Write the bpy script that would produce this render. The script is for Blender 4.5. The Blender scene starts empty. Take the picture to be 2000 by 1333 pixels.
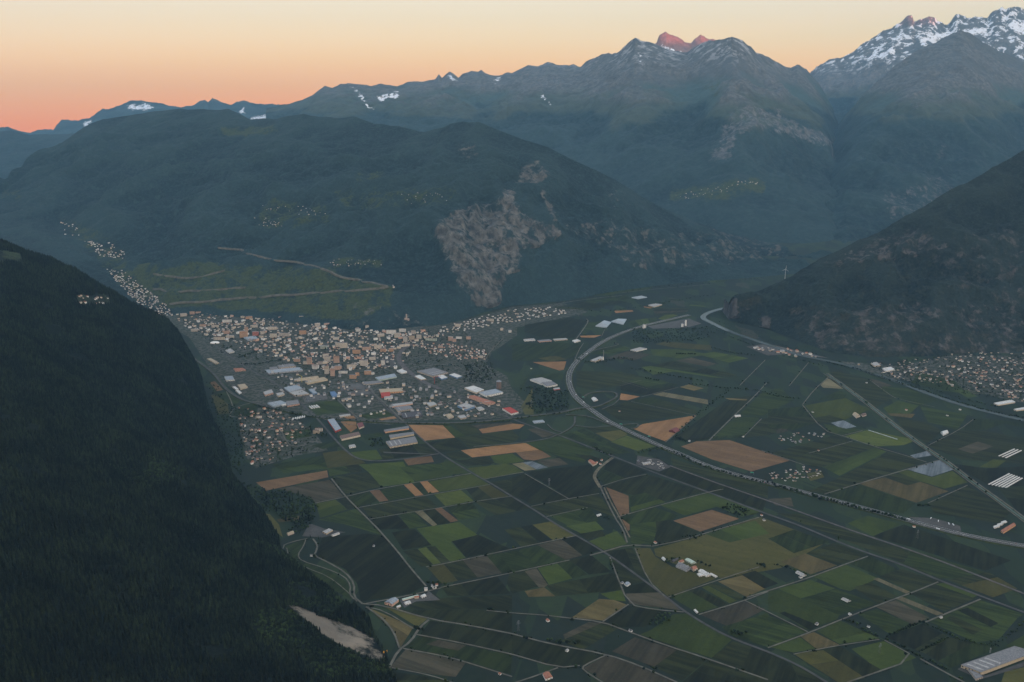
import bpy, bmesh, math, random
import numpy as np
from mathutils import Vector
from mathutils.bvhtree import BVHTree

R = math.radians
rng = random.Random(7)
S = bpy.context.scene
COL = S.collection

# ------------------------------------------------------------------ camera
F_PX, CX, CY = 1800.0, 1000.0, 666.5
PITCH = R(15.5)
CAM = np.array((0.0, 0.0, 1850.0))
cd = bpy.data.cameras.new('camera'); cam = bpy.data.objects.new('camera', cd); COL.objects.link(cam)
cam.location = CAM; cam.rotation_euler = (R(90) - PITCH, 0, 0)
cd.sensor_width = 36.0; cd.lens = 36.0 * F_PX / 2000.0
cd.clip_start = 1.0; cd.clip_end = 120000.0
S.camera = cam

# ------------------------------------------------------------------ sky, sun, exposure
SUN_EL, SUN_SIDE = R(0.8), 0.30          # sunrise, sun low behind the camera and a little to the right
W = bpy.data.worlds.new('World'); S.world = W; W.use_nodes = True
nt = W.node_tree; nt.nodes.clear()
out = nt.nodes.new('ShaderNodeOutputWorld')
sky = nt.nodes.new('ShaderNodeTexSky'); sky.sky_type = 'NISHITA'; sky.sun_disc = False
sky.sun_elevation = SUN_EL; sky.sun_rotation = R(180) - math.atan(SUN_SIDE)
sky.altitude = 1500; sky.air_density = 1.0; sky.dust_density = 1.5; sky.ozone_density = 1.0
b1 = nt.nodes.new('ShaderNodeBackground'); b1.inputs['Strength'].default_value = 0.05
nt.links.new(sky.outputs[0], b1.inputs['Color'])
tc = nt.nodes.new('ShaderNodeTexCoord'); sp = nt.nodes.new('ShaderNodeSeparateXYZ')
nt.links.new(tc.outputs['Generated'], sp.inputs[0])
ramp = nt.nodes.new('ShaderNodeValToRGB')          # twilight arch: salmon belt, peach, cream, pale blue overhead
SKY = [(-0.055, (0.98, 0.24, 0.045)), (-0.038, (0.97, 0.26, 0.05)), (-0.018, (0.94, 0.36, 0.115)), (0.002, (0.89, 0.46, 0.19)), (0.024, (0.82, 0.53, 0.275)), (0.045, (0.74, 0.56, 0.36)),
       (0.069, (0.66, 0.56, 0.42)), (0.12, (0.68, 0.64, 0.55)), (0.25, (0.64, 0.70, 0.70)), (0.5, (0.60, 0.74, 0.88)), (1.0, (0.50, 0.66, 0.92))]
mz = nt.nodes.new('ShaderNodeMapRange'); nt.links.new(sp.outputs['Z'], mz.inputs[0]); mz.inputs[1].default_value = -0.06; mz.inputs[2].default_value = 1.0
nt.links.new(mz.outputs[0], ramp.inputs[0]); SKY = [((p + 0.06) / 1.06, c) for p, c in SKY]
el = ramp.color_ramp.elements
while len(el) < len(SKY): el.new(0.5)
for e, (p, c) in zip(el, SKY): e.position = p; e.color = (*c, 1)
b2 = nt.nodes.new('ShaderNodeBackground'); b2.inputs['Strength'].default_value = 0.275
nt.links.new(ramp.outputs[0], b2.inputs['Color'])
dt = nt.nodes.new('ShaderNodeVectorMath'); dt.operation = 'DOT_PRODUCT'          # the eastern sky, where the sun is coming up, is brighter and warmer
nt.links.new(tc.outputs['Generated'], dt.inputs[0]); dt.inputs[1].default_value = (SUN_SIDE, -1.0, 0.12)
mr = nt.nodes.new('ShaderNodeMapRange'); mr.interpolation_type = 'SMOOTHSTEP'; nt.links.new(dt.outputs['Value'], mr.inputs[0])
for i_, v_ in ((1, 0.15), (2, 1.0), (3, 0.0), (4, 1.0)): mr.inputs[i_].default_value = v_
b3 = nt.nodes.new('ShaderNodeBackground'); b3.inputs['Color'].default_value = (1.0, 0.72, 0.46, 1)
ml = nt.nodes.new('ShaderNodeMath'); ml.operation = 'MULTIPLY'; ml.inputs[1].default_value = 0.40
nt.links.new(mr.outputs[0], ml.inputs[0]); nt.links.new(ml.outputs[0], b3.inputs['Strength'])
ad0 = nt.nodes.new('ShaderNodeAddShader'); nt.links.new(b3.outputs[0], ad0.inputs[0]); nt.links.new(b2.outputs[0], ad0.inputs[1])
ad = nt.nodes.new('ShaderNodeAddShader')
nt.links.new(b1.outputs[0], ad.inputs[0]); nt.links.new(ad0.outputs[0], ad.inputs[1])
nt.links.new(ad.outputs[0], out.inputs['Surface'])

sl = bpy.data.lights.new('sun', 'SUN'); so = bpy.data.objects.new('sun', sl); COL.objects.link(so)
sl.energy = 5.0; sl.angle = R(0.5); sl.color = (1.0, 0.15, 0.07)
LIGHT = Vector((-SUN_SIDE * math.cos(SUN_EL), math.cos(SUN_EL), -math.sin(SUN_EL))).normalized()
so.rotation_euler = LIGHT.to_track_quat('-Z', 'Y').to_euler()
so.location = (0, -3000, 5000)

S.view_settings.view_transform = 'Standard'; S.view_settings.look = 'None'
S.view_settings.exposure = 2.0; S.view_settings.gamma = 1.0
S.view_settings.use_curve_mapping = False
S.render.engine = 'CYCLES'
cy = S.cycles
cy.max_bounces = 4; cy.diffuse_bounces = 2; cy.glossy_bounces = 1; cy.transmission_bounces = 1
cy.volume_bounces = 0; cy.transparent_max_bounces = 4
cy.use_denoising = True
try: cy.denoiser = 'OPENIMAGEDENOISE'
except Exception: pass
HAZE_DENSITY, HAZE_COLOR = 1.3e-5, (0.34, 0.68, 1.0)

# ------------------------------------------------------------------ photograph geometry -> world
fwd = np.array((0, math.cos(PITCH), -math.sin(PITCH))); up = np.array((0, math.sin(PITCH), math.cos(PITCH)))
def ray(px, py):
    d = fwd + np.array((1.0, 0, 0)) * ((px - CX) / F_PX) + up * ((CY - py) / F_PX)
    return d
def floor(px, py, z=0.0):
    d = ray(px, py); t = (z - CAM[2]) / d[2]
    return CAM + d * t
def at(px, py, y):
    if y > 8000: y = 8000 + (y - 8000) * 2.0
    d = ray(px, py); return CAM + d * (y / d[1])
def project(P):
    P = np.asarray(P) - CAM
    c = P @ fwd; c = np.where(np.abs(c) < 1, 1, c)
    return CX + F_PX * P[..., 0] / c, CY - F_PX * (P @ up) / c
TILES = {'A': (1500, 1000, 4), 'B': (1500, 700, 4), 'C': (1000, 1000, 4), 'D': (1000, 700, 4), 'E': (500, 1000, 4),
         'F': (500, 700, 4), 'G': (1000, 520, 4), 'H': (600, 560, 5), 'I': (300, 560, 5), 'P': (0, 0, 1)}
def tpx(t, x, y):
    a, b, s = TILES[t]; return a + x / s, b + y / s
def pts(t, s):
    return [tpx(t, *map(float, q.split(','))) for q in s.split()]

# ------------------------------------------------------------------ noise
def _hash(ix, iy, seed):
    h = (ix * 374761393 + iy * 668265263 + seed * 974711) & 0xffffffff
    h = ((h ^ (h >> 13)) * 1274126177) & 0xffffffff
    return (h ^ (h >> 16)) & 0xffffffff
def gnoise(x, y, seed=0):
    x0 = np.floor(x).astype(np.int64); y0 = np.floor(y).astype(np.int64); fx = x - x0; fy = y - y0
    def g(ix, iy, dx, dy):
        a = _hash(ix, iy, seed) * (2 * math.pi / 4294967296.0)
        return np.cos(a) * dx + np.sin(a) * dy
    u = fx ** 3 * (fx * (fx * 6 - 15) + 10); v = fy ** 3 * (fy * (fy * 6 - 15) + 10)
    a = g(x0, y0, fx, fy); b = g(x0 + 1, y0, fx - 1, fy); c = g(x0, y0 + 1, fx, fy - 1); d = g(x0 + 1, y0 + 1, fx - 1, fy - 1)
    return ((a + u * (b - a)) * (1 - v) + (c + u * (d - c)) * v) * 1.5
def fbm(x, y, lam, octs, seed=0, ridged=False, gain=0.5):
    s = np.zeros_like(x); amp = 1.0; tot = 0
    for o in range(octs):
        n = gnoise(x / lam + 17.3 * o, y / lam - 9.1 * o, seed + o)
        if ridged: n = 1 - 2 * np.abs(n)
        s += amp * n; tot += amp; amp *= gain; lam *= 0.5
    return s / tot
def in_poly(px, py, poly):
    c = np.zeros(px.shape, bool); n = len(poly)
    for i in range(n):
        (x1, y1), (x2, y2) = poly[i], poly[i - 1]
        if y1 == y2: continue
        m = ((y1 > py) != (y2 > py)) & (px < (x2 - x1) * (py - y1) / (y2 - y1) + x1)
        c ^= m
    return c

# ------------------------------------------------------------------ tags, meshes
def tag(o, label=None, cat=None, group=None, kind=None):
    if label: o['label'] = label
    if cat: o['category'] = cat
    if group: o['group'] = group
    if kind: o['kind'] = kind
    return o
def link(name, me, parent=None):
    o = bpy.data.objects.new(name, me); COL.objects.link(o)
    if parent is not None: o.parent = parent
    return o
def mesh(name, verts, faces, mat=None, smooth=False):
    me = bpy.data.meshes.new(name)
    me.from_pydata([tuple(map(float, v)) for v in verts], [], faces)
    if mat: me.materials.append(mat)
    if smooth: me.polygons.foreach_set('use_smooth', [True] * len(me.polygons))
    me.update(); return me
def box_data(x0, x1, y0, y1, z0, z1):
    v = [(x0, y0, z0), (x1, y0, z0), (x1, y1, z0), (x0, y1, z0), (x0, y0, z1), (x1, y0, z1), (x1, y1, z1), (x0, y1, z1)]
    f = [(0, 3, 2, 1), (4, 5, 6, 7), (0, 1, 5, 4), (1, 2, 6, 5), (2, 3, 7, 6), (3, 0, 4, 7)]
    return v, f
def join(*vf):
    V, Fa = [], []
    for v, f in vf:
        k = len(V); V += list(v); Fa += [tuple(i + k for i in q) for q in f]
    return V, Fa
def tube_data(r0, r1, z0, z1, n=8, cx=0, cy=0):
    V = [(cx + r * math.cos(2 * math.pi * i / n), cy + r * math.sin(2 * math.pi * i / n), z) for z, r in ((z0, r0), (z1, r1)) for i in range(n)]
    Fa = [(i, (i + 1) % n, n + (i + 1) % n, n + i) for i in range(n)] + [tuple(range(n, 2 * n)), tuple(reversed(range(n)))]
    return V, Fa

# ------------------------------------------------------------------ materials
class N:
    def __init__(s, name):
        s.m = bpy.data.materials.new(name); s.m.use_nodes = True; s.t = s.m.node_tree; s.t.nodes.clear()
        s.out = s.new('ShaderNodeOutputMaterial'); s.b = s.new('ShaderNodeBsdfPrincipled')
        s.b.inputs['Roughness'].default_value = 0.9
        if 'Specular IOR Level' in s.b.inputs: s.b.inputs['Specular IOR Level'].default_value = 0.15
        s.link(s.b.outputs[0], s.out.inputs[0])
    def new(s, k, **kw):
        n = s.t.nodes.new(k)
        for a, v in kw.items(): setattr(n, a, v)
        return n
    def link(s, a, b): s.t.links.new(a, b)
    def pos(s, scale=None, rot=0):
        g = s.new('ShaderNodeTexCoord'); m = s.new('ShaderNodeMapping'); s.link(g.outputs['Object'], m.inputs[0])
        if scale: m.inputs['Scale'].default_value = scale
        m.inputs['Rotation'].default_value = (0, 0, rot)
        return m.outputs[0]
    def geo(s, scale=None):
        g = s.new('ShaderNodeNewGeometry'); m = s.new('ShaderNodeMapping'); s.link(g.outputs['Position'], m.inputs[0])
        if scale: m.inputs['Scale'].default_value = scale
        return m.outputs[0]
    def noise(s, lam, detail=4, vec=None, rough=0.55):
        n = s.new('ShaderNodeTexNoise'); n.inputs['Scale'].default_value = 1.0 / lam
        n.inputs['Detail'].default_value = detail; n.inputs['Roughness'].default_value = rough
        s.link(vec if vec is not None else s.geo(), n.inputs['Vector']); return n.outputs['Fac']
    def rampf(s, fac, a, b, lo=0.0, hi=1.0):
        n = s.new('ShaderNodeMapRange'); n.interpolation_type = 'SMOOTHSTEP'
        for i, v in ((1, a), (2, b), (3, lo), (4, hi)): n.inputs[i].default_value = v
        s.link(fac, n.inputs[0]); return n.outputs[0]
    def mix(s, fac, a, b, blend='MIX'):
        n = s.new('ShaderNodeMix', data_type='RGBA', blend_type=blend)
        for sock, v in ((n.inputs[0], fac), (n.inputs[6], a), (n.inputs[7], b)):
            if hasattr(v, 'node'): s.link(v, sock)
            elif isinstance(v, (int, float)): sock.default_value = v
            else: sock.default_value = (*v, 1)
        return n.outputs[2]
    def math(s, op, a, b=0.0, clamp=False):
        n = s.new('ShaderNodeMath', operation=op); n.use_clamp = clamp
        for sock, v in ((n.inputs[0], a), (n.inputs[1], b)):
            if hasattr(v, 'node'): s.link(v, sock)
            else: sock.default_value = v
        return n.outputs[0]
    def attr(s, name):
        n = s.new('ShaderNodeAttribute', attribute_name=name); return n.outputs['Fac']
    def rand(s):
        return s.new('ShaderNodeObjectInfo').outputs['Random']
    def bump(s, h, strength, dist):
        n = s.new('ShaderNodeBump'); n.inputs['Strength'].default_value = strength; n.inputs['Distance'].default_value = dist
        s.link(h, n.inputs['Height']); s.link(n.outputs[0], s.b.inputs['Normal'])
    def color(s, c):
        if hasattr(c, 'node'): s.link(c, s.b.inputs['Base Color'])
        else: s.b.inputs['Base Color'].default_value = (*c, 1)
        return s
def plain(name, c, var=0.12, lam=6.0, rough=0.85):
    n = N(name); f = n.noise(lam, 3)
    n.color(n.mix(n.rampf(f, 0.3, 0.7), tuple(x * (1 - var) for x in c), tuple(min(1, x * (1 + var)) for x in c)))
    n.b.inputs['Roughness'].default_value = rough
    return n.m

def mountain_mat(name, treeline=1350, rockline=1750, forest=(0.008, 0.018, 0.019), forest2=(0.027, 0.048, 0.046), alp=(0.075, 0.082, 0.05),  # default forest greens lean blue, putting some distance haze into the colour
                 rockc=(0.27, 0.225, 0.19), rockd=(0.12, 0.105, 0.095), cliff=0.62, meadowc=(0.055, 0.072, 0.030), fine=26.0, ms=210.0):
    n = N(name)
    geo = n.new('ShaderNodeNewGeometry'); sx = n.new('ShaderNodeSeparateXYZ'); n.link(geo.outputs['Position'], sx.inputs[0])
    nx = n.new('ShaderNodeSeparateXYZ'); n.link(geo.outputs['Normal'], nx.inputs[0])
    big = n.noise(900, 5); mid = n.noise(ms, 6, rough=0.65); fin = n.noise(fine, 4, rough=0.7)
    streak = n.noise(70, 6, n.geo((1, 1, 0.22)), 0.7)
    z = n.math('ADD', sx.outputs['Z'], n.math('MULTIPLY', n.math('SUBTRACT', big, 0.5), 700))
    z = n.math('ADD', z, n.math('MULTIPLY', n.math('SUBTRACT', mid, 0.5), 260))
    fo = n.mix(n.rampf(fin, 0.38, 0.64), forest, forest2)
    fo = n.mix(n.rampf(n.noise(ms * 0.55, 5, rough=0.7), 0.44, 0.60, 0, 0.75), fo, forest)
    fo = n.mix(n.rampf(mid, 0.56, 0.70, 0, 0.6), fo, tuple(x * 1.5 for x in forest2))
    al = n.mix(n.rampf(mid, 0.35, 0.68), alp, tuple(x * 0.55 for x in alp))
    ro = n.mix(n.rampf(streak, 0.36, 0.66), rockd, rockc)
    ro = n.mix(n.rampf(mid, 0.4, 0.66, 0, 0.5), ro, tuple(x * 0.6 for x in rockd))
    rib = n.attr('rib')  # ribs paler, gullies darker: drier and denser cover, also painting in relief shading
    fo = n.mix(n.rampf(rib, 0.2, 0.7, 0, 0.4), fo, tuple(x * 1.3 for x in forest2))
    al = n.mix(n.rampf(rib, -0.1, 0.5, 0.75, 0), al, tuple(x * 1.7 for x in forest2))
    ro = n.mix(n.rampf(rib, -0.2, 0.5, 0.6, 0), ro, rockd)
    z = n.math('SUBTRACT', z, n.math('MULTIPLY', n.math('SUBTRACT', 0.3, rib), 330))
    c = n.mix(n.rampf(z, treeline - 70, treeline + 90), fo, al)
    me = n.math('ADD', n.attr('meadow'), n.math('MULTIPLY', n.math('SUBTRACT', mid, 0.5), 2.6)); me = n.math('ADD', me, n.math('MULTIPLY', n.math('SUBTRACT', fin, 0.5), 1.2)); me = n.math('MULTIPLY', n.rampf(me, 0.42, 0.95), n.rampf(n.attr('meadow'), 0.02, 0.3))
    gr = n.mix(n.rampf(fin, 0.3, 0.7), tuple(x * 0.6 for x in meadowc), meadowc)
    c = n.mix(me, c, gr)
    steep = n.math('ADD', nx.outputs['Z'], n.math('MULTIPLY', n.math('SUBTRACT', streak, 0.5), 0.55))
    rk = n.rampf(steep, cliff - 0.02, cliff - 0.14)
    hi = n.rampf(z, rockline - 150, rockline + 250, 0.0, 0.85)
    rk = n.math('MAXIMUM', rk, hi)
    am = n.math('ADD', n.attr('rock'), n.math('MULTIPLY', n.math('SUBTRACT', streak, 0.5), 2.4)); am = n.math('ADD', am, n.math('MULTIPLY', n.math('SUBTRACT', mid, 0.5), 2.2)); am = n.math('MULTIPLY', n.rampf(am, 0.42, 0.95), n.rampf(n.attr('rock'), 0.02, 0.3))
    rk = n.math('MAXIMUM', rk, am)
    c = n.mix(rk, c, ro)
    sn = n.math('MAXIMUM', n.rampf(n.math('ADD', n.math('MULTIPLY', n.attr('snow'), 0.62), n.math('MULTIPLY', n.math('SUBTRACT', n.noise(75, 5, n.geo((1, 1, 0.45)), 0.65), 0.5), 1.7)), 0.40, 0.56), n.math('MULTIPLY', n.attr('patch'), n.rampf(n.noise(190, 6, n.geo((1, 1, 0.5)), 0.62), 0.53, 0.58)))
    sn = n.math('MULTIPLY', sn, n.rampf(n.math('ADD', n.attr('snow'), n.attr('patch')), 0.05, 0.2))
    c = n.mix(sn, c, (0.78, 0.80, 0.84))
    n.color(c)
    hgt = n.math('ADD', n.math('MULTIPLY', fin, 0.5), n.math('MULTIPLY', streak, 1.2))
    n.bump(hgt, 1.0, 30.0)
    return n.m
# ================================================================== terrain
TERR = []          # (verts, faces) for ray hits
def W3(x, y, z): return ('w', x, y, z)
def P3(p):
    if p[0] == 'w': return np.array(p[1:], float)
    if len(p) == 2: return floor(p[0], p[1], -3.0)
    return at(*p)
def line(spec, a, b):
    """control points -> (u, xyz); u from the photo column unless given"""
    us, ps = [], []
    for q in spec:
        if isinstance(q[0], tuple): us.append(q[1]); ps.append(P3(q[0]))
        else: us.append((q[0] - a) / (b - a)); ps.append(P3(q))
    return np.array(us), np.array(ps)
def resample(l, u):
    return np.stack([np.interp(u, l[0], l[1][:, k]) for k in range(3)], -1)
def loft(name, lines, vs, ws, nu, nv, amp, lam, seed, mat, label, masks=None, patch=None, urange=(0, 1), octs=7, bulge=0.5, jag=0.0, crag=0.0):
    u = np.linspace(*urange, nu); v = np.linspace(vs[0], vs[-1], nv)
    L = np.stack([resample(l, u) for l in lines])           # lines x nu x 3
    ri = vs.index(1); k_ = max(3, nu // 14); ker = np.hanning(2 * k_ + 1); ker /= ker.sum()      # the fine notches of the skyline fade out down the slope
    sm = np.stack([np.convolve(np.pad(L[ri][:, q], k_, 'reflect', reflect_type='odd'), ker, 'valid') for q in range(3)], -1)
    res = L[ri] - sm; L[ri] = sm; fade = np.where(v <= 1, np.clip((v - vs[ri - 1]) / (1 - vs[ri - 1]), 0, 1) ** 7, np.clip(1 - (v - 1) / 0.15, 0, 1) ** 2)
    idx = np.clip(np.searchsorted(vs, v, 'right') - 1, 0, len(vs) - 2)
    t = (v - np.array(vs)[idx]) / (np.array(vs)[idx + 1] - np.array(vs)[idx])
    P = L[idx] * (1 - t)[:, None, None] + L[idx + 1] * t[:, None, None]
    P = P + fade[:, None, None] * res[None]
    w = np.array(ws)[idx] * (1 - t) + np.array(ws)[idx + 1] * t
    w = w + bulge * np.clip(np.sin(np.pi * np.clip(v, 0, 1)), 0, 1) ** 1.3
    x, y = P[..., 0], P[..., 1]
    wx = x + 0.35 * lam * fbm(x, y, lam * 1.3, 3, seed + 40); wy = y + 0.35 * lam * fbm(x, y, lam * 1.3, 3, seed + 50)
    h = fbm(wx, wy, lam, octs, seed, ridged=True, gain=0.48) - 0.15
    h2 = fbm(x, y, lam * 0.22, 4, seed + 20, ridged=False)
    P[..., 2] += amp * w[:, None] * h + amp * 0.16 * np.minimum(1, w[:, None] * 1.2) * h2
    P[..., 0] += amp * 0.35 * w[:, None] * fbm(x, P[..., 2], lam * 0.5, 4, seed + 70)
    if jag:
        P[..., 2] += jag * np.exp(-((v - 1) / 0.12) ** 2)[:, None] * (fbm(x, y, 420, 4, seed + 33, ridged=True, gain=0.6) - 0.1)
    V = P.reshape(-1, 3)
    i = np.arange(nu * nv).reshape(nv, nu)
    Q = np.stack([i[:-1, :-1], i[:-1, 1:], i[1:, 1:], i[1:, :-1]], -1).reshape(-1, 4)
    me = bpy.data.meshes.new(name)
    me.vertices.add(len(V)); me.vertices.foreach_set('co', V.astype(np.float32).ravel())
    me.loops.add(Q.size); me.loops.foreach_set('vertex_index', Q.ravel().astype(np.int32))
    me.polygons.add(len(Q)); me.polygons.foreach_set('loop_start', np.arange(0, Q.size, 4, dtype=np.int32))
    me.update(calc_edges=True); me.validate()
    if me.polygons[len(me.polygons) // 2].normal.z < 0: me.flip_normals()
    me.polygons.foreach_set('use_smooth', np.ones(len(me.polygons), bool))
    px, py = project(V)
    jx = px + 9 * fbm(V[:, 0], V[:, 1], 240, 4, seed + 90); jy = py + 9 * fbm(V[:, 0], V[:, 1], 240, 4, seed + 91)
    for k in ('rock', 'meadow', 'snow'):
        a = np.zeros(len(V), np.float32)
        for val, poly in (masks or {}).get(k, []):
            a = np.maximum(a, np.where(in_poly(jx, jy, poly), val, 0).astype(np.float32))
        a = a.reshape(nv, nu)
        for _ in range(2 if k == 'snow' else 5):
            b = np.pad(a, 1, 'edge'); a = (b[1:-1, 1:-1] * 2 + b[:-2, 1:-1] + b[2:, 1:-1] + b[1:-1, :-2] + b[1:-1, 2:]) / 6
        me.attributes.new(k, 'FLOAT', 'POINT').data.foreach_set('value', a.ravel().astype(np.float32))
        if k == 'rock' and crag:
            rk = a.ravel(); V = V.copy(); r1 = fbm(V[:, 0], V[:, 2] * 0.35, 170, 5, seed + 60, ridged=True, gain=0.55)
            V[:, 1] -= rk * crag * r1; V[:, 2] += rk * crag * 0.35 * fbm(V[:, 0], V[:, 2], 90, 4, seed + 61)
            me.vertices.foreach_set('co', V.astype(np.float32).ravel())
    a = np.zeros(len(V), np.float32)
    if patch is not None:
        a = np.clip((V[:, 2] - patch[0]) / (patch[1] - patch[0]), 0, 1).astype(np.float32) * patch[2]
    me.attributes.new('patch', 'FLOAT', 'POINT').data.foreach_set('value', a)
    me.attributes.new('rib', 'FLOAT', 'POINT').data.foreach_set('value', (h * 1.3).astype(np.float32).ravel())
    me.materials.append(mat); me.update()
    o = link(name, me); tag(o, label, 'mountain' if 'slope' not in name else 'hillside', kind='structure')
    TERR.append((V, Q)); return o, P

def pl(s): return [tuple(map(float, q.split(','))) for q in s.split()]

# -- the wooded spur on the left
tip = (395, 762)
lf = line([(tip, 0.0), ((418, 825), 0.08), ((440, 868), 0.13), ((452, 915), 0.18), ((458, 960), 0.23), ((515, 1003), 0.29), ((545, 1050), 0.35), ((550, 1085), 0.39),
           ((582, 1107), 0.43), ((650, 1155), 0.5), ((700, 1190), 0.55), ((722, 1212), 0.58), ((732, 1245), 0.62), ((752, 1275), 0.65), ((762, 1304), 0.68),
           ((775, 1333), 0.71), (W3(-150, 2000, -3), 0.8), (W3(100, 1000, -3), 0.9), (W3(500, -800, -3), 1.0)], 0, 1)
lc = line([(tip, 0.0), ((386, 726, 5680), 0.03), ((366, 690, 5640), 0.06), ((348, 655, 5600), 0.09), ((300, 616, 5570), 0.12), ((215, 576, 5520), 0.17), ((150, 541, 5500), 0.23), ((70, 504, 5500), 0.29),
           ((0, 474, 5480), 0.34), ((-120, 430, 5400), 0.39), ((-400, 330, 5200), 0.46), (W3(-4600, 3600, 1750), 0.58), (W3(-4500, 2000, 1900), 0.72), (W3(-4200, 0, 2000), 0.88), (W3(-4000, -1500, 2000), 1.0)], 0, 1)
lb = (lc[0], lc[1] + np.array([(-250, 1100, -650)]) * np.minimum(1, lc[0] * 8 + 0.15)[:, None]); lb[1][0] = P3(tip) + np.array((-60, 60, -5))
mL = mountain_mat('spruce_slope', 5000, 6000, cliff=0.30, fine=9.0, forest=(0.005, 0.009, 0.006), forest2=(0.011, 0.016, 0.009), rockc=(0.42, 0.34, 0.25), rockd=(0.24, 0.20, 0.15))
quarry = pts('E', '230,735 360,745 480,810 720,890 920,985 1000,1110 965,1180 800,1115 620,1040 480,925 360,835')
tanp = [pts('E', '415,485 560,488 640,545 680,600 560,572'), pts('E', '610,635 720,690 810,745 700,720')]
mk = {'rock': [(1.0, quarry)], 'meadow': [(1.0, p) for p in tanp] + [(0.8, pl('0,490 40,495 45,512 0,515')), (0.7, pl('140,575 215,572 218,600 150,600'))]}
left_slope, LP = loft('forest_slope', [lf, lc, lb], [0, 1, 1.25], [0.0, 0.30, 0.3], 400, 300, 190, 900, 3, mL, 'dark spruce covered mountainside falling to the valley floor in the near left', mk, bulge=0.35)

# -- the broad wooded mountain behind the town
mfoot = line([(-150, 470, 8600), (0, 485, 8400), (100, 530, 8000), (200, 588, 7700), (280, 612), (330, 617), (430, 618), (520, 626), (650, 643), (740, 648), (800, 640), (870, 635), (950, 610), (1000, 598),
              (1100, 589), (1200, 571), (1300, 557), (1400, 549), (1500, 541), (1600, 533), (1680, 528)], -150, 1680)
mridge = line([(30, 372, 9900), (70, 315, 10700), (110, 288, 10750), (150, 262, 10800), (175, 243, 10800), (200, 233, 10800), (250, 227, 10800), (300, 220, 10700), (350, 214, 10600), (400, 213, 10500), (425, 217, 10450),
               (445, 215, 10400), (470, 226, 10300), (490, 236, 10200), (515, 233, 10100), (540, 234, 10000), (565, 229, 9950), (595, 224, 9900), (625, 231, 9850), (660, 233, 9800), (690, 229, 9750), (730, 242, 9600), (780, 248, 9500), (830, 260, 9400), (860, 254, 9350),
               (880, 243, 9300), (905, 238, 9300), (930, 240, 9250), (960, 250, 9200), (990, 262, 9150), (1030, 276, 9100), (1070, 288, 9050), (1100, 302, 9050), (1160, 332, 9050), (1200, 352, 9100), (1250, 384, 9150), (1300, 411, 9200), (1350, 432, 9300), (1420, 455, 9400), (1500, 475, 9500), (1560, 492, 9600), (1620, 508, 9700), (1680, 520, 9800)], 30, 1680)
va = [(-150, 405, 9095), (0, 388, 9685), (60, 398, 9450), (120, 434, 9090), (200, 488, 8590), (245, 540, 8260), (330, 598, 7735), (430, 598, 7700), (520, 600, 7650)]
u_ = [(q[0] + 150) / 1830 for q in va]; p_ = [P3(q) for q in va]
for uu in (0.42, 0.46, 0.5, 0.55, 0.6, 0.65, 0.7, 0.8, 0.9, 1.0):
    a = resample(mfoot, np.array([uu]))[0]; b = resample(mridge, np.array([uu]))[0]; u_.append(uu); p_.append(a * 0.84 + b * 0.16)
mval = (np.array(u_), np.array(p_))
mback = (mridge[0], mridge[1] + np.array((0, 1500, -500)))
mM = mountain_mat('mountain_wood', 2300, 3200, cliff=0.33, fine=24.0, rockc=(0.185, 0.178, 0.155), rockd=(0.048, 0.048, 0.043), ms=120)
mk = {'rock': [(0.85, pl('850,440 900,405 960,395 985,368 1008,372 1000,395 1060,430 1105,460 1060,472 1022,490 1010,530 985,540 978,590 940,604 915,580 880,520 850,470')), (0.75, pl('1000,352 1030,318 1055,310 1078,345 1050,358 1010,362')),
               (0.8, pl('1052,372 1064,372 1092,432 1082,432')), (0.45, pl('1080,440 1180,430 1300,455 1450,440 1570,478 1560,500 1450,512 1330,525 1230,520 1180,480')), (0.5, pl('890,285 930,275 940,310 900,315')), (0.5, pl('1190,370 1205,365 1205,430 1190,430')), (0.35, pl('650,590 830,600 860,640 680,640'))],
      'meadow': [(0.75, pl('420,246 540,246 545,262 430,268')), (0.6, pl('505,385 640,395 645,440 500,450')), (0.55, pl('640,372 900,362 890,402 680,412')), (0.55, pl('690,330 760,330 760,350 690,350')), (0.85, pl('240,535 270,515 440,512 520,520 620,522 765,560 770,600 700,628 600,618 480,606 330,602')), (0.7, pl('640,505 745,505 745,525 650,525')), (0.6, pl('110,425 150,430 240,480 260,540 330,600 250,590 180,500')), (0.6, pl('0,372 40,372 45,388 0,390'))]}
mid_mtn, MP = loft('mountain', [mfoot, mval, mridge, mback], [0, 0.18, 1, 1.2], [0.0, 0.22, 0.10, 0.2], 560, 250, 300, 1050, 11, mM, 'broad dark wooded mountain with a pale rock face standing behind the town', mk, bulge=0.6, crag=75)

# -- right hand slope
rfoot = line([((1408, 606), 0.0), ((1424, 627), 0.04), ((1500, 645), 0.14), ((1560, 668), 0.22), ((1620, 690), 0.3), ((1700, 699), 0.4), ((1800, 698), 0.53), ((1900, 690), 0.66), ((2000, 690), 0.78), ((2200, 700), 1.0)], 0, 1)
rridge = line([((1408, 606), 0.0), ((1432, 584, 7330), 0.03), ((1478, 571, 7360), 0.08), ((1520, 556, 7400), 0.13), ((1560, 530, 7460), 0.17), ((1600, 509, 7520), 0.22), ((1650, 487, 7600), 0.28), ((1700, 462, 7680), 0.34), ((1750, 436, 7760), 0.4), ((1800, 408, 7850), 0.47), ((1850, 379, 7930), 0.53),
               ((1900, 352, 8000), 0.59), ((1950, 324, 8080), 0.66), ((2000, 294, 8150), 0.73), ((2100, 240, 8300), 0.86), ((2250, 150, 8500), 1.0)], 0, 1)
rback = (rridge[0], rridge[1] + np.array([(200, 900, -500)]) * np.minimum(1, rridge[0] * 6 + 0.1)[:, None])
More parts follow.
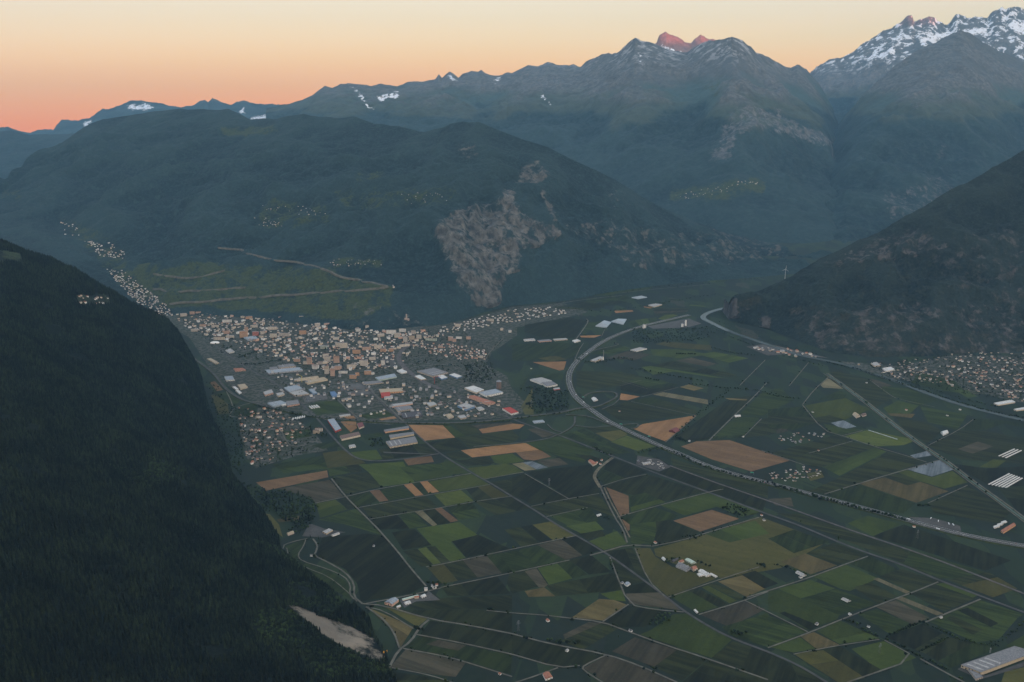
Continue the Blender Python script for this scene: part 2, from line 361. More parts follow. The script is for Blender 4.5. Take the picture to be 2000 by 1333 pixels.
mR = mountain_mat('terraced_slope', 4000, 5000, cliff=0.36, fine=20.0, forest=(0.006, 0.011, 0.009), forest2=(0.024, 0.034, 0.026), rockc=(0.125, 0.112, 0.10), rockd=(0.045, 0.042, 0.038), meadowc=(0.042, 0.044, 0.028), ms=85)
mk = {'rock': [(0.9, pl('1410,590 1440,580 1445,620 1420,625')), (0.9, pl('1480,620 1500,615 1500,640 1480,640')), (0.55, pl('1600,515 1700,470 1800,440 1840,490 1720,510 1640,520')), (0.4, pl('1800,480 2000,430 2000,600 1850,560')), (0.5, pl('1540,610 1800,590 2000,600 2000,690 1750,690 1600,680'))],
      'meadow': [(0.9, pl('1440,590 1485,575 1490,590 1450,600')), (0.6, pl('1530,600 1700,600 1850,640 2000,650 2000,690 1700,700 1560,660')), (0.35, pl('1600,520 1900,450 2000,470 2000,600 1700,590'))]}
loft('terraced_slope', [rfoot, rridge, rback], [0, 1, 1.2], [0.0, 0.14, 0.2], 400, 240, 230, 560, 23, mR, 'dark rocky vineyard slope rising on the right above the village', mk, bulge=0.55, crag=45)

# -- far ranges
SK = pl('560,206 590,199 610,190 622,180 635,171 650,175 665,168 700,167 725,170 745,165 775,170 800,163 825,162 850,160 857,150 863,158 878,143 895,156 905,148 920,143 935,144 940,139 948,146 960,152 975,152 990,145 1000,146 1015,138 1030,130 1050,130 1070,123 1090,128 1110,130 1120,127 1135,133 1150,121 1180,110 1205,106 1215,97 1225,88 1240,76 1250,82 1265,86 1290,95 1315,105 1340,108 1360,93 1380,86 1405,82 1430,78 1450,82 1465,92 1475,105 1500,115 1530,130 1545,136 1557,127 1575,136')
def dist2(x): return float(np.interp(x, [560, 900, 1135, 1240, 1340, 1430, 1575], [15500, 15500, 15300, 14200, 14200, 13400, 14300]))
r2 = [(x, y, dist2(x)) for x, y in SK] + [(1600, 165, 14200), (1625, 210, 13900), (1650, 280, 13400), (1665, 350, 12800), (1670, 420, 12000), (1680, 470, 11500)]
d2r = line([(520, 215, 15600)] + r2, 520, 1700)
d2f = line([(520, 330, 12200), (900, 340, 11600), (1200, 440, 10400), (1320, 475, 9850), (1450, 498, 9500), (1560, 510, 9350), (1620, 512, 9350), (1700, 512, 9600)], 520, 1700)
d2b = (d2r[0], d2r[1] + np.array((0, 2200, -900)))
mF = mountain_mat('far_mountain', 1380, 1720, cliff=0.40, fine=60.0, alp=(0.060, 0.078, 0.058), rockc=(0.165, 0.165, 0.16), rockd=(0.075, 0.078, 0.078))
mk = {'rock': [(0.7, pl('1390,310 1425,215 1470,205 1520,212 1560,240 1640,275 1650,300 1600,285 1540,265 1480,250 1440,265 1425,310')), (0.6, pl('1480,180 1540,165 1550,180 1490,190')), (0.5, pl('1380,300 1430,300 1425,320 1385,320')), (0.5, pl('1620,280 1650,285 1645,305 1620,300')), (0.7, pl('1000,150 1140,140 1140,175 1010,180'))],
      'snow': [(1.0, pl('686,168 692,168 728,214 722,216')), (0.9, pl('735,188 780,178 775,192 740,200')), (1.0, pl('1247,102 1252,102 1254,134 1250,134')), (0.9, pl('872,150 880,146 898,160 890,162')), (0.9, pl('962,158 985,150 980,158 965,163')), (0.8, pl('1035,178 1060,185 1082,208 1076,208 1055,190'))],
      'meadow': [(0.8, pl('1300,370 1420,350 1500,340 1500,375 1420,390 1310,392')), (0.5, pl('1400,120 1440,150 1400,230 1370,180'))]}
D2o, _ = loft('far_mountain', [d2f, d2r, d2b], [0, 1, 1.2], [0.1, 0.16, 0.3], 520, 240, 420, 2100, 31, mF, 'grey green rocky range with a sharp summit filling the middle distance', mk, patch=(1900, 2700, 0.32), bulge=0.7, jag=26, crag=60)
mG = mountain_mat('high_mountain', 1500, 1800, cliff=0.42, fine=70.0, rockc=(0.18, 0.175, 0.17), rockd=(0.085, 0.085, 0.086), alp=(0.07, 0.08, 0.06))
mH = mountain_mat('glow_tinted_rock', 1000, 1100, cliff=0.5, fine=70.0, rockc=(0.34, 0.17, 0.125), rockd=(0.20, 0.10, 0.075), alp=(0.09, 0.09, 0.06))  # rock tinted red: sunrise glow put partly into its colour
def rng_(spec, d): return [(x, y, d) for x, y in spec]
d3r = line(rng_(pl('1240,110 1265,98 1282,86 1287,72 1300,63 1312,69 1325,75 1340,84 1350,86 1358,77 1369,70 1385,78 1400,80 1420,84 1450,100'), 19000), 1240, 1450)
d3f = line(rng_(pl('1240,190 1450,190'), 17400), 1240, 1450); d3b = (d3r[0], d3r[1] + np.array((0, 1500, -900)))
mk = {'snow': [(1.0, pl('1282,88 1300,90 1335,105 1345,112 1320,108 1295,98'))]}
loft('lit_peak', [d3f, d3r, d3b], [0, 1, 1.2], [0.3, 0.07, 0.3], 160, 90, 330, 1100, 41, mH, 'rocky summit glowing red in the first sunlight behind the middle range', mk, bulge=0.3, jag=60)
SK4 = pl('1560,160 1588,143 1600,131 1620,121 1650,114 1670,100 1685,90 1700,80 1725,62 1745,57 1760,45 1774,34 1781,34 1786,46 1800,41 1814,35 1823,36 1830,44 1845,53 1856,51 1868,31 1875,32 1890,39 1904,36 1918,36 1930,43 1943,23 1955,20 1965,26 1972,18 1981,14 1992,19 2000,24 2040,20 2100,40 2200,60 2320,60')
d4r = line(rng_(SK4, 18000), 1560, 2320); d4f = line(rng_(pl('1560,300 2320,300'), 14800), 1560, 2320); d4b = (d4r[0], d4r[1] + np.array((0, 2200, -1100)))
mk = {'snow': [(1.0, pl('1800,72 1830,66 1870,60 1935,50 1925,62 1880,70 1850,78 1820,82 1798,88')), (1.0, pl('1962,44 2010,38 2010,70 1985,66 1970,54')), (1.0, pl('1968,68 1990,80 1972,82')), (0.9, pl('1680,122 1700,105 1712,92 1720,100 1705,118 1690,122')), (0.95, pl('1705,112 1730,100 1745,85 1750,100 1728,116')), (0.9, pl('1740,80 1760,60 1775,62 1770,78 1752,84')), (0.9, pl('1775,75 1800,62 1795,75'))]}
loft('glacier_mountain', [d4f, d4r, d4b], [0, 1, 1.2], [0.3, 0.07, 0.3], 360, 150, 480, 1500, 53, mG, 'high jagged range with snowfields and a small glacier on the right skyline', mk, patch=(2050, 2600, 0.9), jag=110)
d5r = line([(1520, 470, 11200), (1560, 410, 11600), (1600, 335, 12100), (1640, 262, 12600), (1685, 192, 13100), (1720, 158, 13300), (1755, 128, 13500), (1790, 104, 13700), (1815, 92, 13800), (1850, 74, 13900), (1877, 58, 14000), (1895, 66, 14000), (1915, 82, 14000), (1945, 98, 14000), (2000, 122, 14000), (2100, 150, 14000), (2330, 200, 14000)], 1520, 2330)
d5f = line([(1520, 525, 9300), (1650, 540, 9100), (1800, 560, 9300), (2000, 560, 10000), (2330, 560, 10500)], 1520, 2330); d5b = (d5r[0], d5r[1] + np.array((0, 2300, -1100)))
mk = {'rock': [(0.5, pl('1720,390 1830,340 1870,370 1800,420 1740,430')), (0.6, pl('1820,290 1848,280 1845,310 1828,310')), (0.5, pl('1780,150 1960,140 1960,180 1880,170 1820,200 1780,220'))]}
loft('far_pyramid', [d5f, d5r, d5b], [0, 1, 1.2], [0.1, 0.16, 0.3], 360, 220, 430, 1900, 61, mF, 'blue hazy pyramid shaped mountain in front of the snowy right skyline', mk, bulge=0.7, jag=50)
SK1 = pl('-320,262 -200,250 -100,258 0,252 15,250 30,256 45,260 58,263 70,258 90,255 104,257 112,244 120,237 133,236 150,238 165,234 175,233 190,222 200,216 210,216 222,212 240,206 255,198 275,199 290,201 310,203 330,207 350,213 362,211 375,208 388,202 400,195 408,201 415,194 425,198 435,203 448,207 458,203 475,198 490,203 505,206 530,206 560,207 600,212 680,225')
d1r = line(rng_(SK1, 20000), -320, 680); d1f = line(rng_(pl('-320,330 680,330'), 16500), -320, 680); d1b = (d1r[0], d1r[1] + np.array((0, 2000, -900)))
mk = {'snow': [(0.95, pl('245,204 290,203 305,212 285,216 250,213')), (0.9, pl('160,240 182,234 176,246 165,250')), (1.0, pl('466,216 478,206 478,222 470,224')), (0.9, pl('480,228 540,222 530,234 490,236'))]}
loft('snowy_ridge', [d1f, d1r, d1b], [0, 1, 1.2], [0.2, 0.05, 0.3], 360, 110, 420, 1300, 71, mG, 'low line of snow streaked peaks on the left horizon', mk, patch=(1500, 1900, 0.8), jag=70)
c1r = line([(-320, 240, 15200), (-100, 262, 14800), (0, 257, 14600), (20, 254, 14500), (40, 258, 14500), (60, 264, 14400), (100, 264, 14300), (150, 262, 14200), (200, 266, 14000), (260, 280, 13800), (330, 300, 13500)], -320, 330)
c1f = line([(-320, 470, 10500), (0, 420, 11300), (100, 420, 11500), (330, 400, 11600)], -320, 330); c1b = (c1r[0], c1r[1] + np.array((0, 1500, -500)))
mk = {'meadow': [(0.8, pl('0,370 45,372 48,388 0,392'))]}
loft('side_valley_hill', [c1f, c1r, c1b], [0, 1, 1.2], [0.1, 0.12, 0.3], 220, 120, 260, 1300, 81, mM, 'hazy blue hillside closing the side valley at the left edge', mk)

# -- unseen range behind the camera, crest shaped to shade all but chosen peaks
def ridge_needed(px, row, dist):
    p = at(px, row, dist); yb = -6000.0
    k = (p[1] - yb) / LIGHT[1]
    return p[0] - LIGHT[0] * k, p[2] - LIGHT[2] * k
xa, za = ridge_needed(1330, 84, 19000); xb, zb = ridge_needed(1776, 46, 18000); xc, zc = ridge_needed(1815, 45, 18000); xd, zd = ridge_needed(1990, 8, 18000)
prof = [(-28000, 2700), (-9000, 2800), (xa - 3500, za + 230), (xa - 1600, za + 120), (xa - 500, za), (xa + 900, za + 10), (xa + 1700, za + 260), (xb - 800, zb + 120), (xb - 150, zb), (xc + 60, zc + 20), (xc + 500, zd + 120), (xd + 2000, zd + 250), (32000, zd + 200)]
er = (np.array([(p[0] + 28000) / 60000 for p in prof]), np.array([(p[0], -6000.0, p[1]) for p in prof]))
ef = (er[0], er[1] * np.array((1, 0, 0)) + np.array((0, -2000, -3))); eb = (er[0], er[1] * np.array((1, 0, 0)) + np.array((0, -11500, -3)))
loft('eastern_mountains', [ef, er, eb], [0, 1, 2], [0.15, 0.0, 0.15], 500, 90, 300, 1900, 91, mF, 'unseen rocky range to the east, crest shaped to hide the rising sun')

# -- valley floor
n = N('valley_floor')
vo = n.new('ShaderNodeTexVoronoi', feature='F1'); vo.inputs['Scale'].default_value = 1 / 105.0
mp = n.new('ShaderNodeMapping'); g = n.new('ShaderNodeNewGeometry'); n.link(g.outputs['Position'], mp.inputs[0]); mp.inputs['Rotation'].default_value = (0, 0, R(-62)); mp.inputs['Scale'].default_value = (1, 0.42, 1)
n.link(mp.outputs[0], vo.inputs['Vector']); vo.distance = 'CHEBYCHEV'; vo.inputs['Randomness'].default_value = 0.75
rp = n.new('ShaderNodeValToRGB'); n.link(vo.outputs['Color'], rp.inputs[0]); rp.color_ramp.interpolation = 'CONSTANT'
cols = [(0, (0.011, 0.018, 0.011)), (0.3, (0.017, 0.028, 0.013)), (0.5, (0.013, 0.019, 0.013)), (0.62, (0.026, 0.040, 0.015)), (0.76, (0.014, 0.019, 0.014)), (0.9, (0.042, 0.042, 0.028))]
while len(rp.color_ramp.elements) < len(cols): rp.color_ramp.elements.new(0.5)
for e, (p, c) in zip(rp.color_ramp.elements, cols): e.position = p; e.color = (*c, 1)
f1 = n.noise(38, 5, rough=0.65)
n.color(n.mix(n.rampf(f1, 0.3, 0.7, 0, 0.6), rp.outputs[0], (0.018, 0.025, 0.014)))
gv = [(-31000, -12000, 0), (34000, -12000, 0), (34000, 36500, 0), (-31000, 36500, 0)]
ground = link('ground', mesh('ground', gv, [(0, 1, 2, 3)], n.m)); tag(ground, 'flat green valley floor of orchards and meadows', 'ground', kind='structure')

BV = []
for V, Q in TERR[:3] + TERR[3:4] + TERR[-2:-1] + TERR[4:7]:
    BV.append(BVHTree.FromPolygons([tuple(v) for v in V.tolist()], Q.tolist()))
def hit(px, py):
    d = Vector(ray(px, py)).normalized(); best = None
    for b in BV:
        r = b.ray_cast(Vector(CAM), d)
        if r[0] is not None and (best is None or r[3] < best[1]): best = (r[0], r[3], r[1])
    p = floor(px, py) if d.z < 0 else None
    if p is not None:
        t = float(np.linalg.norm(p - CAM))
        if best is None or t < best[1]: return np.array(p), Vector((0, 0, 1)), True
    return (np.array(best[0]), best[2], False) if best else (None, None, False)
def drop(x, y):
    z = 0.0
    for b in BV:
        r = b.ray_cast(Vector((x, y, 6000)), Vector((0, 0, -1)))
        if r[0] is not None: z = max(z, r[0].z)
    return z
# ================================================================== fields
def crop_mat(name, c1, c2, row=9.0, rowamt=0.35, lam=60.0, spread=0.25):
    n = N(name)
    f = n.noise(lam, 5, rough=0.6); fi = n.noise(9.0, 3)
    col = n.mix(n.rampf(f, 0.32, 0.68), c1, c2)
    col = n.mix(n.rampf(fi, 0.35, 0.65, 0, 0.3), col, tuple(x * 0.6 for x in c1))
    rnd = n.rand()
    ro = n.new('ShaderNodeVectorRotate', rotation_type='Z_AXIS')           # planting rows run along the valley roads
    g = n.new('ShaderNodeNewGeometry'); n.link(g.outputs['Position'], ro.inputs['Vector'])
    ang = n.math('ADD', n.math('MULTIPLY', n.math('ROUND', rnd), R(90)), R(28)); n.link(ang, ro.inputs['Angle'])
    def rows(lam, along, det, rough):
        mp_ = n.new('ShaderNodeMapping'); n.link(ro.outputs[0], mp_.inputs[0]); mp_.inputs['Scale'].default_value = (1.0, 1.0 / along, 1.0)
        return n.noise(lam, det, mp_.outputs[0], rough)
    col = n.mix(n.rampf(rows(row * 1.3, 28, 2, 0.5), 0.36, 0.62, 0, rowamt * 1.5), col, tuple(x * 0.42 for x in c1))
    col = n.mix(n.rampf(rows(row * 5, 14, 3, 0.6), 0.42, 0.62, 0, min(0.85, rowamt * 2)), col, tuple(x * 1.35 for x in c2))
    blot = n.noise(26, 5, rough=0.7)
    col = n.mix(n.rampf(blot, 0.52, 0.72, 0, 0.45), col, tuple(x * 0.5 for x in c1))
    hs = n.new('ShaderNodeHueSaturation'); n.link(col, hs.inputs['Color'])
    n.link(n.rampf(rnd, 0, 1, 1 - spread, 1 + spread), hs.inputs['Value'])
    n.color(hs.outputs[0]); return n.m
CROPS = {'w': ('tan stubble grain field', crop_mat('stubble', (0.215, 0.112, 0.047), (0.255, 0.135, 0.058), 14, 0.14, 80, 0.12)),
         'b': ('brown ploughed field', crop_mat('ploughed', (0.115, 0.066, 0.032), (0.14, 0.082, 0.040), 14, 0.14, 80, 0.12)),
         'o': ('dark green orchard', crop_mat('orchard', (0.0115, 0.0145, 0.0040), (0.0185, 0.0215, 0.0060), 8, 0.4, 60, 0.4)),
         'm': ('mid green planted field', crop_mat('crop', (0.0165, 0.0255, 0.005), (0.025, 0.035, 0.0075), 9, 0.35, 60, 0.3)),
         'g': ('fresh green meadow', crop_mat('meadow', (0.033, 0.047, 0.008), (0.042, 0.056, 0.011), 16, 0.14, 90)),
         'y': ('bright yellow green meadow', crop_mat('yellow_meadow', (0.050, 0.062, 0.010), (0.062, 0.072, 0.014), 16, 0.14, 90)),
         'l': ('olive dry meadow', crop_mat('dry_meadow', (0.054, 0.051, 0.012), (0.068, 0.060, 0.016), 18, 0.15, 110)),
         'k': ('brownish dry grass field', crop_mat('dry_grass', (0.082, 0.063, 0.022), (0.105, 0.080, 0.031), 12, 0.22, 90)),
         's': ('grey brown bare soil plot', crop_mat('soil', (0.040, 0.036, 0.020), (0.052, 0.043, 0.026), 10, 0.28)),
         'p': ('pale straw coloured strip field', crop_mat('straw', (0.115, 0.098, 0.05), (0.14, 0.118, 0.064), 8, 0.2)),
         'q': ('pale plastic covered crop beds', crop_mat('fleece', (0.13, 0.15, 0.155), (0.17, 0.19, 0.195), 7, 0.3, 40)),
         'u': ('pale grey gravel yard', crop_mat('gravel', (0.075, 0.071, 0.063), (0.10, 0.094, 0.083), 20, 0.1, 30))}
